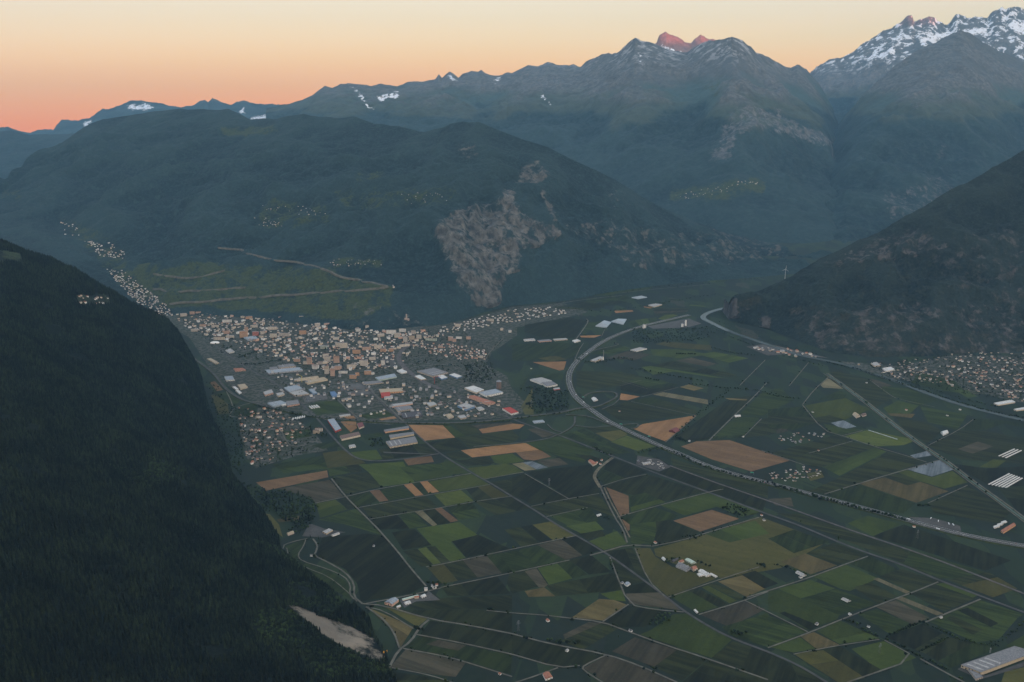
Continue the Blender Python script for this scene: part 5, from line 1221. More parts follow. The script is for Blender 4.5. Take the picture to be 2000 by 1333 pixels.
# -- houses
def settle(poly, count, place, sep=17, roofs='brown brown grey dark terracotta', walls='white cream white beige', hill=False, small=False, s=(0.85, 1.2), shapes='small small wide tall'):
    got = 0
    for _ in range(count * 6):
        if got >= count: break
        a, b = rand_in(poly)
        if hill:
            p, nn, fl = hit(a, b)
            if p is None: continue
            p = p - np.array((0, 0, .8))
        else: p = floor(a, b)
        if not free(p[0], p[1], sep) or (not hill and road_gap(p[0], p[1]) < 7): continue
        take(p[0], p[1], sep); got += 1
        HOUSES.append((p[0], p[1], p[2], street_angle(p[0], p[1]), rng.uniform(*s), 'shed' if small else rng.choice(shapes.split()), rng.choice(walls.split()), rng.choice(roofs.split()), place))
settle(pl('465,797 545,798 600,838 585,862 545,890 505,912 482,905 478,880 470,850'), 100, 'in the village beside the left slope', 18, 'terracotta terracotta brown grey brown', 'white cream beige', s=(.6, 1.3))
settle(pl('1690,718 1760,722 1850,705 1900,695 2010,700 2010,790 1940,772 1880,762 1820,748 1760,742'), 230, 'in the village below the right slope', 17, 'brown terracotta grey dark grey', 'white cream beige beige', s=(.6, 1.35))
settle(pl('1640,706 1700,712 1800,700 1900,688 2010,690 2010,700 1850,706 1760,722 1690,716'), 40, 'on the slope foot above the right village', 20, 'brown grey dark', 'cream beige', hill=True, s=(.6, 1.2))
settle(pl('1500,925 1570,912 1605,918 1605,930 1550,942 1510,938'), 46, 'in the allotment colony beside the motorway', 9, 'grey pale dark terracotta', 'white beige', small=True, s=(.9, 1.5))
settle(pl('1515,852 1560,845 1618,842 1620,852 1555,866 1520,860'), 30, 'in the storage yard right of the motorway', 9, 'grey pale dark terracotta', 'grey beige', small=True, s=(.9, 1.7))
settle(pts('D', '975,805 1100,790 1230,850 1150,870 1040,830'), 14, 'on the grey yard below the motorway', 11, 'pale grey pale dark', 'white grey', small=True, s=(1, 1.6))
settle(pts('F', '100,100 500,100 900,200 1300,170 1600,260 1900,330 1900,450 1300,470 800,460 600,320 200,300'), 150, 'in the industrial quarter', 22, 'pale grey grey brown pale', 'white beige cream grey', s=(.9, 1.7))
settle(pl('820,670 880,672 950,683 950,706 905,705 840,692'), 110, 'in the suburb right of the railway', 15, 'brown terracotta brown pale', 'white cream salmon')
settle(pl('330,602 420,608 520,616 640,635 760,650 830,645 870,655 800,690 790,722 720,722 640,725 560,705 500,690 430,668 360,640'), 150, 'in the middle of the town', 24, 'pale grey pale brown', 'white white cream cream salmon', shapes='block', s=(.8, 1.5))
settle(pl('330,602 420,608 520,616 640,635 760,650 830,645 870,655 800,690 790,722 720,722 640,725 560,705 500,690 430,668 360,640'), 620, 'in the middle of the town', 13.5, 'brown grey grey pale terracotta dark', 'white white cream cream beige')
settle(pl('860,655 1010,628 1110,612 1085,600 1005,603 930,622 860,640'), 150, 'in the suburb under the rock face', 17, 'brown grey grey pale', 'white cream white')
settle(pl('205,525 240,528 330,600 340,618 300,615 250,575'), 190, 'in the side valley village', 15, 'brown grey dark', 'white cream white', hill=True)
settle(pl('165,472 205,470 245,490 240,508 195,500'), 60, 'in the upper hamlet of the side valley', 14, 'grey brown dark', 'white cream white', hill=True)
settle(pl('118,432 150,440 160,462 125,458'), 14, 'in the highest hamlet of the side valley', 16, 'grey brown', 'white cream', hill=True)
settle(pl('510,398 560,400 640,405 635,422 560,420 515,410'), 26, 'in the hamlet on the wooded mountain', 15, 'brown grey dark', 'beige grey cream', hill=True, s=(.45, .9))
settle(pl('495,425 550,428 555,445 505,442'), 22, 'in the lower hamlet on the wooded mountain', 11, 'brown grey dark', 'beige grey cream', hill=True, s=(.45, .9))
settle(pl('780,380 880,372 895,392 800,402'), 18, 'on the mountain terrace above the rock face', 14, 'brown grey', 'beige grey', hill=True, s=(.45, .9))
settle(pl('640,505 740,508 745,518 650,522'), 30, 'in the hamlet above the vineyard road', 12, 'brown grey', 'beige grey', hill=True, s=(.45, .9))
settle(pl('1320,382 1360,372 1480,348 1492,356 1400,380 1330,390'), 44, 'in the far hamlet across the valley', 16, 'pale grey brown', 'beige cream', hill=True, s=(.6, 1.3))
settle(pl('150,578 212,576 216,594 160,596'), 14, 'in the clearing on the left slope', 18, 'brown terracotta', 'white cream', hill=True)
settle(pl('1470,682 1500,674 1600,697 1580,702'), 24, 'in the works yard by the river', 20, 'terracotta grey pale', 'white beige', s=(1, 1.8))
settle(pl('1130,566 1175,556 1200,552 1165,560'), 10, 'at the far end of the valley floor', 20, 'pale grey', 'white', s=(1, 1.8))
settle(pl('800,1166 850,1142 870,1150 810,1172'), 4, 'in the barn yard at the orchard end', 10, 'terracotta pale', 'white cream')
for a, b in pts('B', '1080,408 395,725 1400,452 770,195 740,445 1500,405 350,425') + pts('C', '1970,70 860,560 430,1090 280,855 925,935 1120,245 1950,30') + pts('D', '840,418 1385,650 1805,617 150,83 690,830 660,820 700,800 985,805') + pts('E', '435,345 1375,580 920,270 1905,1270') + pts('A', '640,805 785,900 380,882 255,515 1350,830 1140,120'):
    p = floor(a, b); HOUSES.append((p[0], p[1], 0, street_angle(p[0], p[1]), rng.uniform(.8, 1.1), 'small', 'white', rng.choice(('terracotta', 'grey', 'pale')), 'standing alone in the fields of the plain'))
HOUSES.sort(key=lambda q: -(q[4] * {'shed': .5}.get(q[5], 1)) / math.dist(q[:3], CAM))
rest = []
for i, (x, y, z, a, s, sh, wc, rc, place) in enumerate(HOUSES):
    wm, rm, dims = house_meshes(sh, wc, rc)
    if i < 290:
        o = link('house' if sh != 'shed' else 'shed', wm); o.location = (x, y, z); o.rotation_euler.z = a; o.scale = (s, s, s)
        link('roof', rm, o)
        adj = {'small': 'small', 'wide': 'long', 'tall': 'tall', 'shed': 'little', 'block': 'flat roofed'}[sh]
        tag(o, f'{adj} {wc} {"shed" if sh == "shed" else "house"} with {rc} roof {place}', 'shed' if sh == 'shed' else 'house', 'houses ' + place)
    else: rest.append((x, y, z, a, s, wm, rm, wc, rc))
mats = list({m.name: m for m in [WM[k] for k in WALLC] + [RM[k] for k in ROOFC]}.values()); mi = {m.name: i for i, m in enumerate(mats)}
V, Fa, MI = [], [], []
for x, y, z, a, s, wm, rm, wc, rc in rest:
    ca, sa = math.cos(a) * s, math.sin(a) * s
    for me in (wm, rm):
        k = len(V); V += [(x + v.co.x * ca - v.co.y * sa, y + v.co.x * sa + v.co.y * ca, z + v.co.z * s) for v in me.vertices]
        for p in me.polygons: Fa.append(tuple(k + j for j in p.vertices)); MI.append(mi[me.materials[0].name])
me = mesh('far_houses', V, Fa)
for m_ in mats: me.materials.append(m_)
me.polygons.foreach_set('material_index', MI)
tag(link('far_houses', me), 'mass of small distant houses of the town and hillside hamlets', 'houses', kind='stuff')
# ================================================================== trees
def leaf_mat(name, a, b):
    n = N(name); f = n.noise(2.2, 3); c = n.mix(n.rampf(f, 0.3, 0.7), a, b); hs = n.new('ShaderNodeHueSaturation'); n.link(c, hs.inputs['Color'])
    n.link(n.math('MULTIPLY', n.rampf(n.rand(), 0, 1, 0.45, 1.9), n.rampf(n.noise(170, 4, rough=0.6), 0.32, 0.68, 0.55, 1.6)), hs.inputs['Value']); n.color(hs.outputs[0]); return n.m
BARK = plain('bark', (0.07, 0.05, 0.035)); LEAF = leaf_mat('broad_leaf', (0.010, 0.017, 0.005), (0.020, 0.029, 0.008)); NEEDLE = leaf_mat('needles', (0.004, 0.007, 0.003), (0.012, 0.016, 0.006)); POPL = leaf_mat('poplar_leaf', (0.012, 0.020, 0.010), (0.020, 0.031, 0.013))
def crown_round(rx, rz, zc, nq, q, seed):
    r = random.Random(seed); V, Fa = [], []
    for _ in range(nq):
        while True:
            p = Vector((r.uniform(-1, 1), r.uniform(-1, 1), r.uniform(-1, 1)))
            if 0.25 < p.length < 1: break
        lump = 0.8 + 0.35 * math.sin(5 * math.atan2(p.y, p.x) + seed) * (1 - abs(p.z))
        c = Vector((p.x * rx * lump, p.y * rx * lump, zc + p.z * rz)); nn = (p + Vector((r.uniform(-.5, .5), r.uniform(-.5, .5), r.uniform(0, .6)))).normalized()
        u = nn.orthogonal().normalized(); w = nn.cross(u); s = q * r.uniform(.6, 1.3); k = len(V)
        V += [c - u * s - w * s * .7, c + u * s * .9 - w * s, c + u * s + w * s * .8, c - u * s * .8 + w * s]; Fa.append((k, k + 1, k + 2, k + 3))
    return V, Fa
def trunk_data(h, r): return join(tube_data(r, r * .45, -1, h, 6), *[([(0, 0, h * .6), (math.cos(a) * h * .3, math.sin(a) * h * .3, h * 1.05), (.25 * r, 0, h * .68)], [(0, 1, 2)]) for a in (0.3, 2.4, 4.3)])
def crown_conifer(h, r, seed):
    rr = random.Random(seed); V, Fa = [], []
    for t in range(5):
        z0 = h * (.10 + .17 * t); z1 = min(h, z0 + h * .34); rad = r * (1 - t / 5.3); n_ = 7; k = len(V)
        for i in range(n_):
            a = 2 * math.pi * (i + rr.uniform(-.25, .25)) / n_; q = rad * rr.uniform(.75, 1.15); V.append((q * math.cos(a), q * math.sin(a), z0 + rr.uniform(-.05, .03) * h))
        V.append((0, 0, z1)); Fa += [(k + i, k + (i + 1) % n_, k + n_) for i in range(n_)]
    return V, Fa
TR = {}
for kind, spec in (('round', [(3.6, 3.6, 6.2, 130, 1.0)]), ('wide', [(4.6, 3.2, 5.8, 150, 1.15)]), ('poplar', [(1.7, 7.6, 9.6, 120, .8)]), ('bush', [(2.6, 2.0, 2.4, 70, .85)])):
    rx, rz, zc, nq, q = spec[0]; m_ = POPL if kind == 'poplar' else LEAF
    TR[kind] = (mesh('trunk', *trunk_data(zc * .75, .32), BARK), [mesh('crown', *crown_round(rx, rz, zc, nq, q, sd), m_) for sd in (1, 5, 9)])
TR['spruce'] = (mesh('trunk', *tube_data(.35, .1, -1, 12, 6), BARK), [mesh('crown', *crown_conifer(18, 3.6, sd), NEEDLE) for sd in (1, 2, 3)])
TREES = []     # (x, y, z, kind, scale, place)
def tree(x, y, kind, s, place, z=0.0): TREES.append((x, y, z, kind, s, place))
def row(t, s, n_, kinds, place, jit=5.0, s_=(.8, 1.3)):
    P = [floor(a, b)[:2] for a, b in pts(t, s)]; P = np.array(P); d = np.r_[0, np.cumsum(np.linalg.norm(np.diff(P, axis=0), axis=1))]
    for i in range(n_):
        u = d[-1] * (i + rng.uniform(.1, .9)) / n_; x, y = np.interp(u, d, P[:, 0]), np.interp(u, d, P[:, 1])
        tree(x + rng.gauss(0, jit), y + rng.gauss(0, jit), rng.choice(kinds.split()), rng.uniform(*s_), place)
def wood(poly, n_, kinds, place, s_=(.8, 1.4), gap=0.0, hill=False):
    for _ in range(n_):
        a, b = rand_in(poly); p = floor(a, b) if not hill else hit(a, b)[0]
        if p is None or (gap and not hill and (road_gap(p[0], p[1]) < gap or not free(p[0], p[1], 1.5))): continue
        tree(p[0], p[1], rng.choice(kinds.split()), rng.uniform(*s_), place, p[2])
row('D', '1150,705 1250,735 1330,775 1500,850 1750,925 2000,990', 50, 'round wide round wide', 'in the tree row along the motorway', 4, (1.0, 1.6))
row('B', '0,985 300,1070 600,1150 900,1225 1080,1275', 110, 'round wide round wide', 'in the tree row along the motorway', 5, (1.0, 1.7))
row('B', '450,35 700,90 900,160 1100,215 1350,300 1500,350 1750,420 2050,480', 170, 'round wide round', 'on the near river bank', 7, (1.0, 1.7))
row('B', '900,130 1100,190 1350,270 1550,330 1800,390', 50, 'round wide bush', 'on the far river bank', 7)
row('P', '1390,640 1447,668 1496,684 1545,700 1608,716', 60, 'round wide bush', 'on the near river bank', 8)
row('P', '1400,628 1470,655 1530,676 1610,697', 40, 'round bush', 'on the far river bank', 8)
wood(pts('G', '60,960 200,940 440,980 445,1120 180,1160 100,1090 160,1020'), 330, 'round wide wide', 'in the wood inside the motorway bend', (1.0, 1.7))
wood(pl('908,716 940,708 962,708 972,735 945,752 905,748'), 200, 'round wide', 'in the wood beside the rail yard', (1, 1.7))
wood(pts('G', '935,490 1100,500 1300,490 1550,470 1600,540 1440,590 1300,600 950,605'), 280, 'round wide', 'in the wood beyond the motorway', (1, 1.6))
wood(pts('F', '0,1000 100,1030 180,1020 300,1060 430,1090 490,1180 440,1290 330,1310 220,1270 60,1150'), 300, 'round wide spruce', 'in the wood at the foot of the left slope', (.9, 1.6))
wood(pts('E', '320,60 470,30 430,110 350,190 250,150'), 40, 'round wide', 'around the yard below the left slope', (.9, 1.4))
for t, x, y, s in (('E', 425, 210, 1.0), ('E', 490, 225, 1.1), ('A', 255, 88, 1.25), ('A', 547, 225, 1.6), ('C', 1090, 275, .9), ('C', 905, 935, .8), ('C', 925, 940, .8), ('C', 520, 1035, .9), ('C', 830, 985, .9)): p = floor(*tpx(t, x, y)); tree(p[0], p[1], 'poplar', s, 'standing alone beside a lane')
for i in range(8): p = floor(*tpx('B', 1172 + 13 * i, 1158 - 2 * (i % 3))); tree(p[0], p[1], 'poplar', rng.uniform(.75, 1), 'in the short poplar row below the tan meadow')
wood(pts('C', '1060,880 1180,790 1260,780 1240,850 1120,910'), 34, 'round wide', 'in the clump by the triangular orchard', (.8, 1.2))
row('A', '590,840 660,870 740,885', 14, 'bush round', 'in the hedge behind the near right huts', 3); row('A', '720,912 800,950 870,985', 12, 'bush round', 'in the hedge beside the near right hut lane', 2)
for s in ('920,992 1050,1060 1220,1150 1420,1242', '1200,862 1350,930 1500,1000 1650,1035 1810,1052', '920,978 1060,920 1200,862', '1180,1090 1300,1040 1400,985'): row('A', s, 46, 'bush round bush', 'in the hedge round the dark corner field', 2, (.7, 1.1))
row('A', '40,410 150,440 310,500', 18, 'bush round', 'in the hedge beside the white stable', 2); row('A', '1700,1040 1850,1000 2000,870', 20, 'round bush', 'in the hedge above the corner warehouse', 4)
row('G', '940,800 1100,830 1300,870 1500,900', 40, 'round bush', 'in the hedges right of the motorway', 8); row('G', '1560,640 1700,680 1900,700', 30, 'round wide', 'in the hedges right of the motorway', 6)
row('G', '1290,690 1440,690', 22, 'poplar round', 'in the hedges right of the motorway', 5); row('G', '500,730 640,760 860,720 960,740', 50, 'round wide', 'around the works beside the motorway', 12)
row('D', '1380,200 1640,230 1900,250 2200,320', 70, 'round bush', 'in the dark tree belt right of the motorway', 9); row('D', '1700,240 1560,360 1450,440 1250,640', 70, 'round bush', 'in the dark tree belt right of the motorway', 8)
row('B', '0,285 140,310 270,325', 30, 'round bush', 'in the dark tree belt right of the motorway', 6); row('D', '1040,160 1160,180', 14, 'round', 'in the dark tree belt right of the motorway', 6)
row('D', '640,700 690,730 760,760', 26, 'round wide', 'in the grove at the main road bend', 8); row('D', '990,745 1080,720 1150,710', 24, 'round wide', 'in the grove below the motorway', 7); row('D', '1290,625 1360,650', 22, 'round wide', 'in the grove beside the maroon barn', 8)
wood(pts('D', '1610,1165 1700,1135 1860,1195 1850,1240 1760,1245'), 70, 'round bush', 'in the dark thicket above the brown field', (.7, 1.1))
row('C', '270,1000 350,1025 530,1030', 18, 'round wide', 'in the clump beside the bottom lane', 6); row('C', '1080,1220 1140,1230', 8, 'round bush', 'in the clump at the very bottom lane bend', 4); row('C', '1710,940 1800,960', 14, 'round', 'in the clump beside the long diagonal road', 6)
row('C', '1920,420 1980,430', 9, 'round wide', 'in the clump right of the meadow farm', 5); row('C', '1200,400 1290,360', 10, 'round', 'around the meadow farm', 5); row('C', '1430,390 1560,430', 12, 'bush round', 'around the meadow farm', 6)
row('C', '1330,190 1440,210', 10, 'round', 'in the clump above the meadow farm lane', 5); row('C', '700,40 760,60', 9, 'round bush', 'in the clump by the tiny white hut', 5); row('C', '760,350 790,460', 8, 'bush round', 'beside the triangular orchard lane', 2)
row('E', '1330,560 1480,570', 14, 'round wide', 'around the barn yard', 5); row('E', '1235,910 1290,930', 8, 'round', 'around the lane junction', 4)
row('F', '0,372 250,428 470,468', 60, 'round wide', 'on the link road embankment', 5); row('F', '500,470 800,492 1000,508 1500,520 2000,490', 110, 'bush bush round', 'on the link road embankment', 3, (.6, 1.0)); row('D', '0,480 250,450 420,430 560,400', 40, 'bush round', 'on the link road embankment', 4)
row('F', '420,540 440,590', 8, 'poplar', 'in the near left village', 2); wood(pts('F', '860,640 1000,620 1000,690 900,700'), 34, 'round wide', 'beside the big flat roofed hall', (.8, 1.2))
wood(pl('465,797 545,798 640,850 600,885 505,915 478,880'), 420, 'round bush wide', 'in the near left village', (.7, 1.4), 3)
wood(pl('1690,712 1900,690 2010,695 2010,790 1880,770 1760,745'), 900, 'round bush wide', 'among the houses of the right village', (.7, 1.4), 4)
wood(pl('330,602 520,616 760,650 900,640 960,690 950,720 800,730 640,735 430,690 360,640'), 1500, 'round bush wide', 'among the houses of the town', (.6, 1.3), 3)
wood(pts('F', '0,100 500,100 900,180 1300,160 1700,260 1900,330 1900,450 1300,460 600,330 100,320'), 200, 'round bush', 'in the industrial quarter', (.6, 1.0), 5)
row('I', '860,760 1000,765 1150,735 1250,720', 34, 'poplar round', 'around the sports ground', 3); row('I', '820,700 1000,640 1120,650', 40, 'wide round', 'around the sports ground', 7); row('I', '650,500 800,520', 40, 'wide', 'around the sports ground', 9)
wood(pl('205,530 240,530 330,600 340,618 300,615 250,575'), 120, 'round bush', 'among the houses of the side valley', (.6, 1.1), 0, True)
wood(pl('860,655 1010,628 1110,612 1085,600 1005,603 930,622'), 110, 'round bush', 'in the suburb under the rock face', (.6, 1.1), 5)
row('P', '1085,600 1180,610 1250,600 1400,575', 60, 'round wide', 'far up the valley floor', 14); row('P', '1110,585 1200,572 1300,560 1480,545', 70, 'round wide', 'far up the valley floor', 14)
for P_, w_ in ROADS[14:]:                                             # scattered trees and bushes beside the farm lanes
    d_ = np.r_[0, np.cumsum(np.linalg.norm(np.diff(P_[:, :2], axis=0), axis=1))]; Nf = frame(P_)
    u_ = rng.uniform(0, 60)
    while u_ < d_[-1]:
        i_ = int(np.searchsorted(d_, u_)); i_ = min(max(i_, 0), len(P_) - 1)
        for q_ in range(rng.choice((1, 1, 2, 4))):
            v_ = min(d_[-1], u_ + q_ * 6); off = rng.choice((-1, 1)) * (w_ / 2 + rng.uniform(2, 7))
            tree(np.interp(v_, d_, P_[:, 0]) + Nf[i_][0] * off, np.interp(v_, d_, P_[:, 1]) + Nf[i_][1] * off, rng.choice(('bush', 'bush', 'round')), rng.uniform(.5, 1.0), 'beside a farm lane of the plain')
        u_ += rng.expovariate(1 / 110.0)
wood(pl('402,745 425,752 440,790 468,800 474,850 480,905 470,930 455,915 440,870 420,825'), 330, 'round wide spruce bush', 'on the slope foot beside the left village', (.6, 1.4))
wood(pl('462,940 500,950 530,1000 515,1005 470,965'), 90, 'round wide bush', 'at the foot of the left slope', (.6, 1.3))
wood(pl('500,560 520,395 640,400 640,445 500,450'), 60, 'round bush', 'around the mountain hamlets', (.7, 1.2), 0, True)
TREES.sort(key=lambda q: -q[4] * {'bush': .45, 'poplar': 1.4, 'wide': 1.1}.get(q[3], 1) / math.dist(q[:3], CAM))
nt_ = {'round': 'round leafy tree', 'wide': 'broad leafy tree', 'poplar': 'slim upright poplar', 'bush': 'low leafy shrub', 'spruce': 'dark pointed spruce'}
for i, (x, y, z, k, s, place) in enumerate(TREES[:290]):
    tm, cms = TR[k]; nm = {'poplar': 'poplar_tree', 'bush': 'shrub', 'spruce': 'spruce_tree'}.get(k, 'leafy_tree')
    o = bpy.data.objects.new(nm, None); COL.objects.link(o); o.empty_display_size = 1; o.location = (x, y, z); o.rotation_euler.z = rng.uniform(0, 6.28); o.scale = (s * rng.uniform(.9, 1.1), s * rng.uniform(.9, 1.1), s * rng.uniform(.85, 1.2))
    link('trunk', tm, o); link('crown', rng.choice(cms), o)
    tag(o, f'{nt_[k]} {place}', 'shrub' if k == 'bush' else 'tree', 'trees ' + place)

def scatter(name, P, kinds, label, cat, smin=.8, smax=1.2):
    """one mass of trees: points carrying instances"""
    srcs = bpy.data.collections.new(name + '_kinds')
    for k, (tm, cms) in kinds.items():
        for cm in cms:
            V, Fa = [], []; MI = []
            for q, me in enumerate((tm, cm)):
                b = len(V); V += [v.co[:] for v in me.vertices]; Fa += [tuple(b + j for j in p.vertices) for p in me.polygons]; MI += [q] * len(me.polygons)
            me2 = mesh(k, V, Fa); me2.materials.append(tm.materials[0]); me2.materials.append(cm.materials[0]); me2.polygons.foreach_set('material_index', MI)
            srcs.objects.link(bpy.data.objects.new(name + '_' + k, me2))
    me = bpy.data.meshes.new(name); me.vertices.add(len(P)); me.vertices.foreach_set('co', np.asarray(P, np.float32).ravel())
    o = link(name, me); tag(o, label, cat, kind='stuff')
    g = bpy.data.node_groups.new(name, 'GeometryNodeTree')
    g.interface.new_socket('Geometry', in_out='INPUT', socket_type='NodeSocketGeometry'); g.interface.new_socket('Geometry', in_out='OUTPUT', socket_type='NodeSocketGeometry')
    def nn(t, **kw):
        x = g.nodes.new(t)
        for a, v in kw.items(): setattr(x, a, v)
        return x
    gi, go = nn('NodeGroupInput'), nn('NodeGroupOutput'); ci = nn('GeometryNodeCollectionInfo'); ci.inputs['Collection'].default_value = srcs; ci.inputs['Separate Children'].default_value = True; ci.inputs['Reset Children'].default_value = True
    ip = nn('GeometryNodeInstanceOnPoints'); ip.inputs['Pick Instance'].default_value = True
    rs = nn('FunctionNodeRandomValue', data_type='FLOAT'); rs.inputs[2].default_value = smin; rs.inputs[3].default_value = smax
    rr = nn('FunctionNodeRandomValue', data_type='FLOAT_VECTOR'); rr.inputs[0].default_value = (0, 0, 0); rr.inputs[1].default_value = (.06, .06, 6.28)
    ri = nn('FunctionNodeRandomValue', data_type='INT'); ri.inputs[4].default_value = 0; ri.inputs[5].default_value = len(srcs.objects) - 1
    g.links.new(gi.outputs[0], ip.inputs['Points']); g.links.new(ci.outputs[0], ip.inputs['Instance']); g.links.new(rs.outputs[1], ip.inputs['Scale']); g.links.new(rr.outputs[0], ip.inputs['Rotation']); g.links.new(ri.outputs[2], ip.inputs['Instance Index']); g.links.new(ip.outputs[0], go.inputs[0])
    md = o.modifiers.new('scatter', 'NODES'); md.node_group = g
    return o
restT = [q for q in TREES[290:]]
scatter('far_trees', [(q[0], q[1], q[2]) for q in restT if q[3] in ('round', 'wide', 'poplar', 'spruce')], {k: TR[k] for k in ('round', 'wide')}, 'mass of distant leafy trees among houses, woods and hedges', 'trees', .75, 1.35)
scatter('far_shrubs', [(q[0], q[1], q[2]) for q in restT if q[3] == 'bush'], {'bush': TR['bush']}, 'mass of distant low shrubs along hedges and embankments', 'shrubs')
# spruce forest on the near left slope
nv, nu = LP.shape[:2]; G = LP[:int(nv * .85)]
a, b, c, d = G[:-1, :-1].reshape(-1, 3), G[:-1, 1:].reshape(-1, 3), G[1:, 1:].reshape(-1, 3), G[1:, :-1].reshape(-1, 3)
ar = 0.5 * np.linalg.norm(np.cross(c - a, d - b), axis=1); ctr = (a + b + c + d) / 4; qx, qy = project(ctr)
ok = (qx > -260) & (qx < 900) & (qy > 380) & (qy < 1520) & (ctr[:, 1] > 600)
ar = np.where(ok, ar, 0); nr = np.random.default_rng(5); NT = 120000
ix = nr.choice(len(ar), NT, p=ar / ar.sum()); u, v = nr.random(NT)[:, None], nr.random(NT)[:, None]
PF = (a[ix] * (1 - u) + b[ix] * u) * (1 - v) + (d[ix] * (1 - u) + c[ix] * u) * v
fx, fy = project(PF)
clear = in_poly(fx, fy, quarry)
for p_ in tanp + [pl('0,490 40,495 45,512 0,515'), pl('148,578 214,576 216,596 155,598')]: clear |= in_poly(fx, fy, p_)
thin = fbm(PF[:, 0], PF[:, 1], 160, 3, 5) < -0.42
PF = PF[~clear & ~thin]
broad = fbm(PF[:, 0], PF[:, 1], 420, 3, 9) + PF[:, 2] * -0.0012 > 0.02
scatter('spruce_forest', PF[~broad] - np.array((0, 0, .5)), {'spruce': TR['spruce']}, 'dense dark spruce forest covering the near left slope', 'forest', .6, 1.7)
scatter('mixed_forest', PF[broad] - np.array((0, 0, .5)), {'round': TR['round'], 'wide': TR['wide'], 'spruce': TR['spruce']}, 'dark mixed woodland on the lower part of the near left slope', 'forest', .8, 1.4)

# ================================================================== small landmarks
# castle tower above the town
p, nn_, _ = hit(795, 624); z0 = p[2] - 3
STONE = plain('castle_stone', (0.40, 0.31, 0.25), 0.2, 4)
o = link('castle', mesh('castle', *join(box_data(-16, 16, -9, 9, -6, 9), box_data(-20, -8, -11, 3, -6, 13), box_data(6, 19, -12, 2, -6, 7)), STONE)); o.location = (p[0], p[1], z0); tag(o, 'ruined stone castle with a round keep on the knoll above the town', 'castle')
kp = link('keep', mesh('keep', *tube_data(6.2, 5.4, 0, 42, 14, -4, 2), STONE), o)
link('battlement', mesh('battlement', *tube_data(6.1, 6.1, 41, 45, 14, -4, 2), STONE), kp)
for dx in (-14, -2, 12): link('window', mesh('window', *box_data(dx - 1, dx + 1, -12.4 if dx > 5 else -11.4, -8.9, 3, 6), GLASS), o)
# chapel at the road bend
p, nn_, _ = hit(769, 562)
wm, rm, _d = house_meshes('tall', 'cream', 'brown'); o = link('chapel', wm); o.location = p; o.scale = (1.2,) * 3; link('roof', rm, o); tag(o, 'lone cream chapel at the upper road bend above the town', 'chapel')
link('bell_turret', mesh('bell_turret', *join(box_data(-6, -3, -1.5, 1.5, 8, 15), ([(-6.4, -1.9, 15), (-2.6, -1.9, 15), (-2.6, 1.9, 15), (-6.4, 1.9, 15), (-4.5, 0, 20)], [(0, 1, 4), (1, 2, 4), (2, 3, 4), (3, 0, 4)])), WM['white']), o)
# wind turbine
base = floor(1533, 545); H_ = 98.0; WH = RM['white']
o = link('wind_turbine', mesh('wind_turbine', *tube_data(2.6, 1.3, 0, H_, 10), WH)); o.location = base; tag(o, 'white wind turbine with three blades beyond the tip of the right slope', 'wind turbine')
link('nacelle', mesh('nacelle', *box_data(-2, 2, -5, 6, H_ - 1.5, H_ + 2.5), WH), o)
hv, hf = tube_data(1.8, .5, 0, 3, 10); hub = link('rotor_hub', mesh('rotor_hub', [(x, -z + 2, y) for x, y, z in hv], hf, WH), o); hub.location = (0, -7, H_ + .5)
bl = mesh('blade', [(-.9, 0, 0), (.9, 0, 0), (2.0, .3, 9), (-1.6, -.3, 9), (.9, .2, 34), (-.6, -.1, 34), (0.1, 0, 43), (-.9, .5, 0), (.9, .5, 0), (2.0, .9, 9), (-1.6, .4, 9), (.9, .5, 34), (-.6, .3, 34)],
          [(0, 1, 2, 3), (3, 2, 4, 5), (5, 4, 6), (7, 10, 9, 8), (10, 12, 11, 9), (12, 6, 11), (1, 8, 9, 2), (2, 9, 11, 4), (4, 11, 6), (0, 3, 10, 7), (3, 5, 12, 10), (5, 6, 12)], WH)
for k in range(3): b_ = link('blade', bl, hub); b_.rotation_euler = (0, R(8 + 120 * k), 0)
# works chimney, silos and silo tower
def silo(t, x, y, r, h, label, cat='silo', mat=None, cap=True):
    p = floor(*tpx(t, x, y)); o = link('silo' if cat == 'silo' else 'chimney', mesh('silo', *tube_data(r, r * (.97 if cat == 'silo' else .7), 0, h, 14), mat or CONC)); o.location = p; tag(o, label, cat)
    link('cap' if cat == 'silo' else 'rim', mesh('cap', *tube_data(r * 1.06, r * (.3 if cat == 'silo' else 1.06) , h, h + r * .5, 14), STEEL), o)
    link('ladder', mesh('ladder', *box_data(-.5, .5, -r - .5, -r * .9, 1, h), STEEL), o); return o
silo('G', 714, 722, 2.6, 58, 'tall pale chimney of the works beside the motorway', 'chimney'); silo('G', 708, 738, 8, 26, 'pale round silo at the works beside the motorway', mat=WM['white'])
silo('G', 1028, 485, 8, 30, 'white twin silo beside the far motorway', mat=WM['white']); silo('G', 1040, 483, 7, 26, 'smaller white silo beside the far motorway', mat=WM['white'])
silo('G', 1356, 468, 7, 48, 'tall white silo tower of the gravel works by the river', mat=WM['white']); silo('G', 1330, 475, 9, 26, 'low white silo of the gravel works by the river', mat=WM['white'])
silo('F', 1897, 235, 16, 46, 'big round brown silo beside the rail yard', mat=plain('brown_concrete', (0.17, 0.125, 0.10)))
silo('A', 1735, 1100, 2, 16, 'slim steel vent stack on the huge corner warehouse', 'chimney')
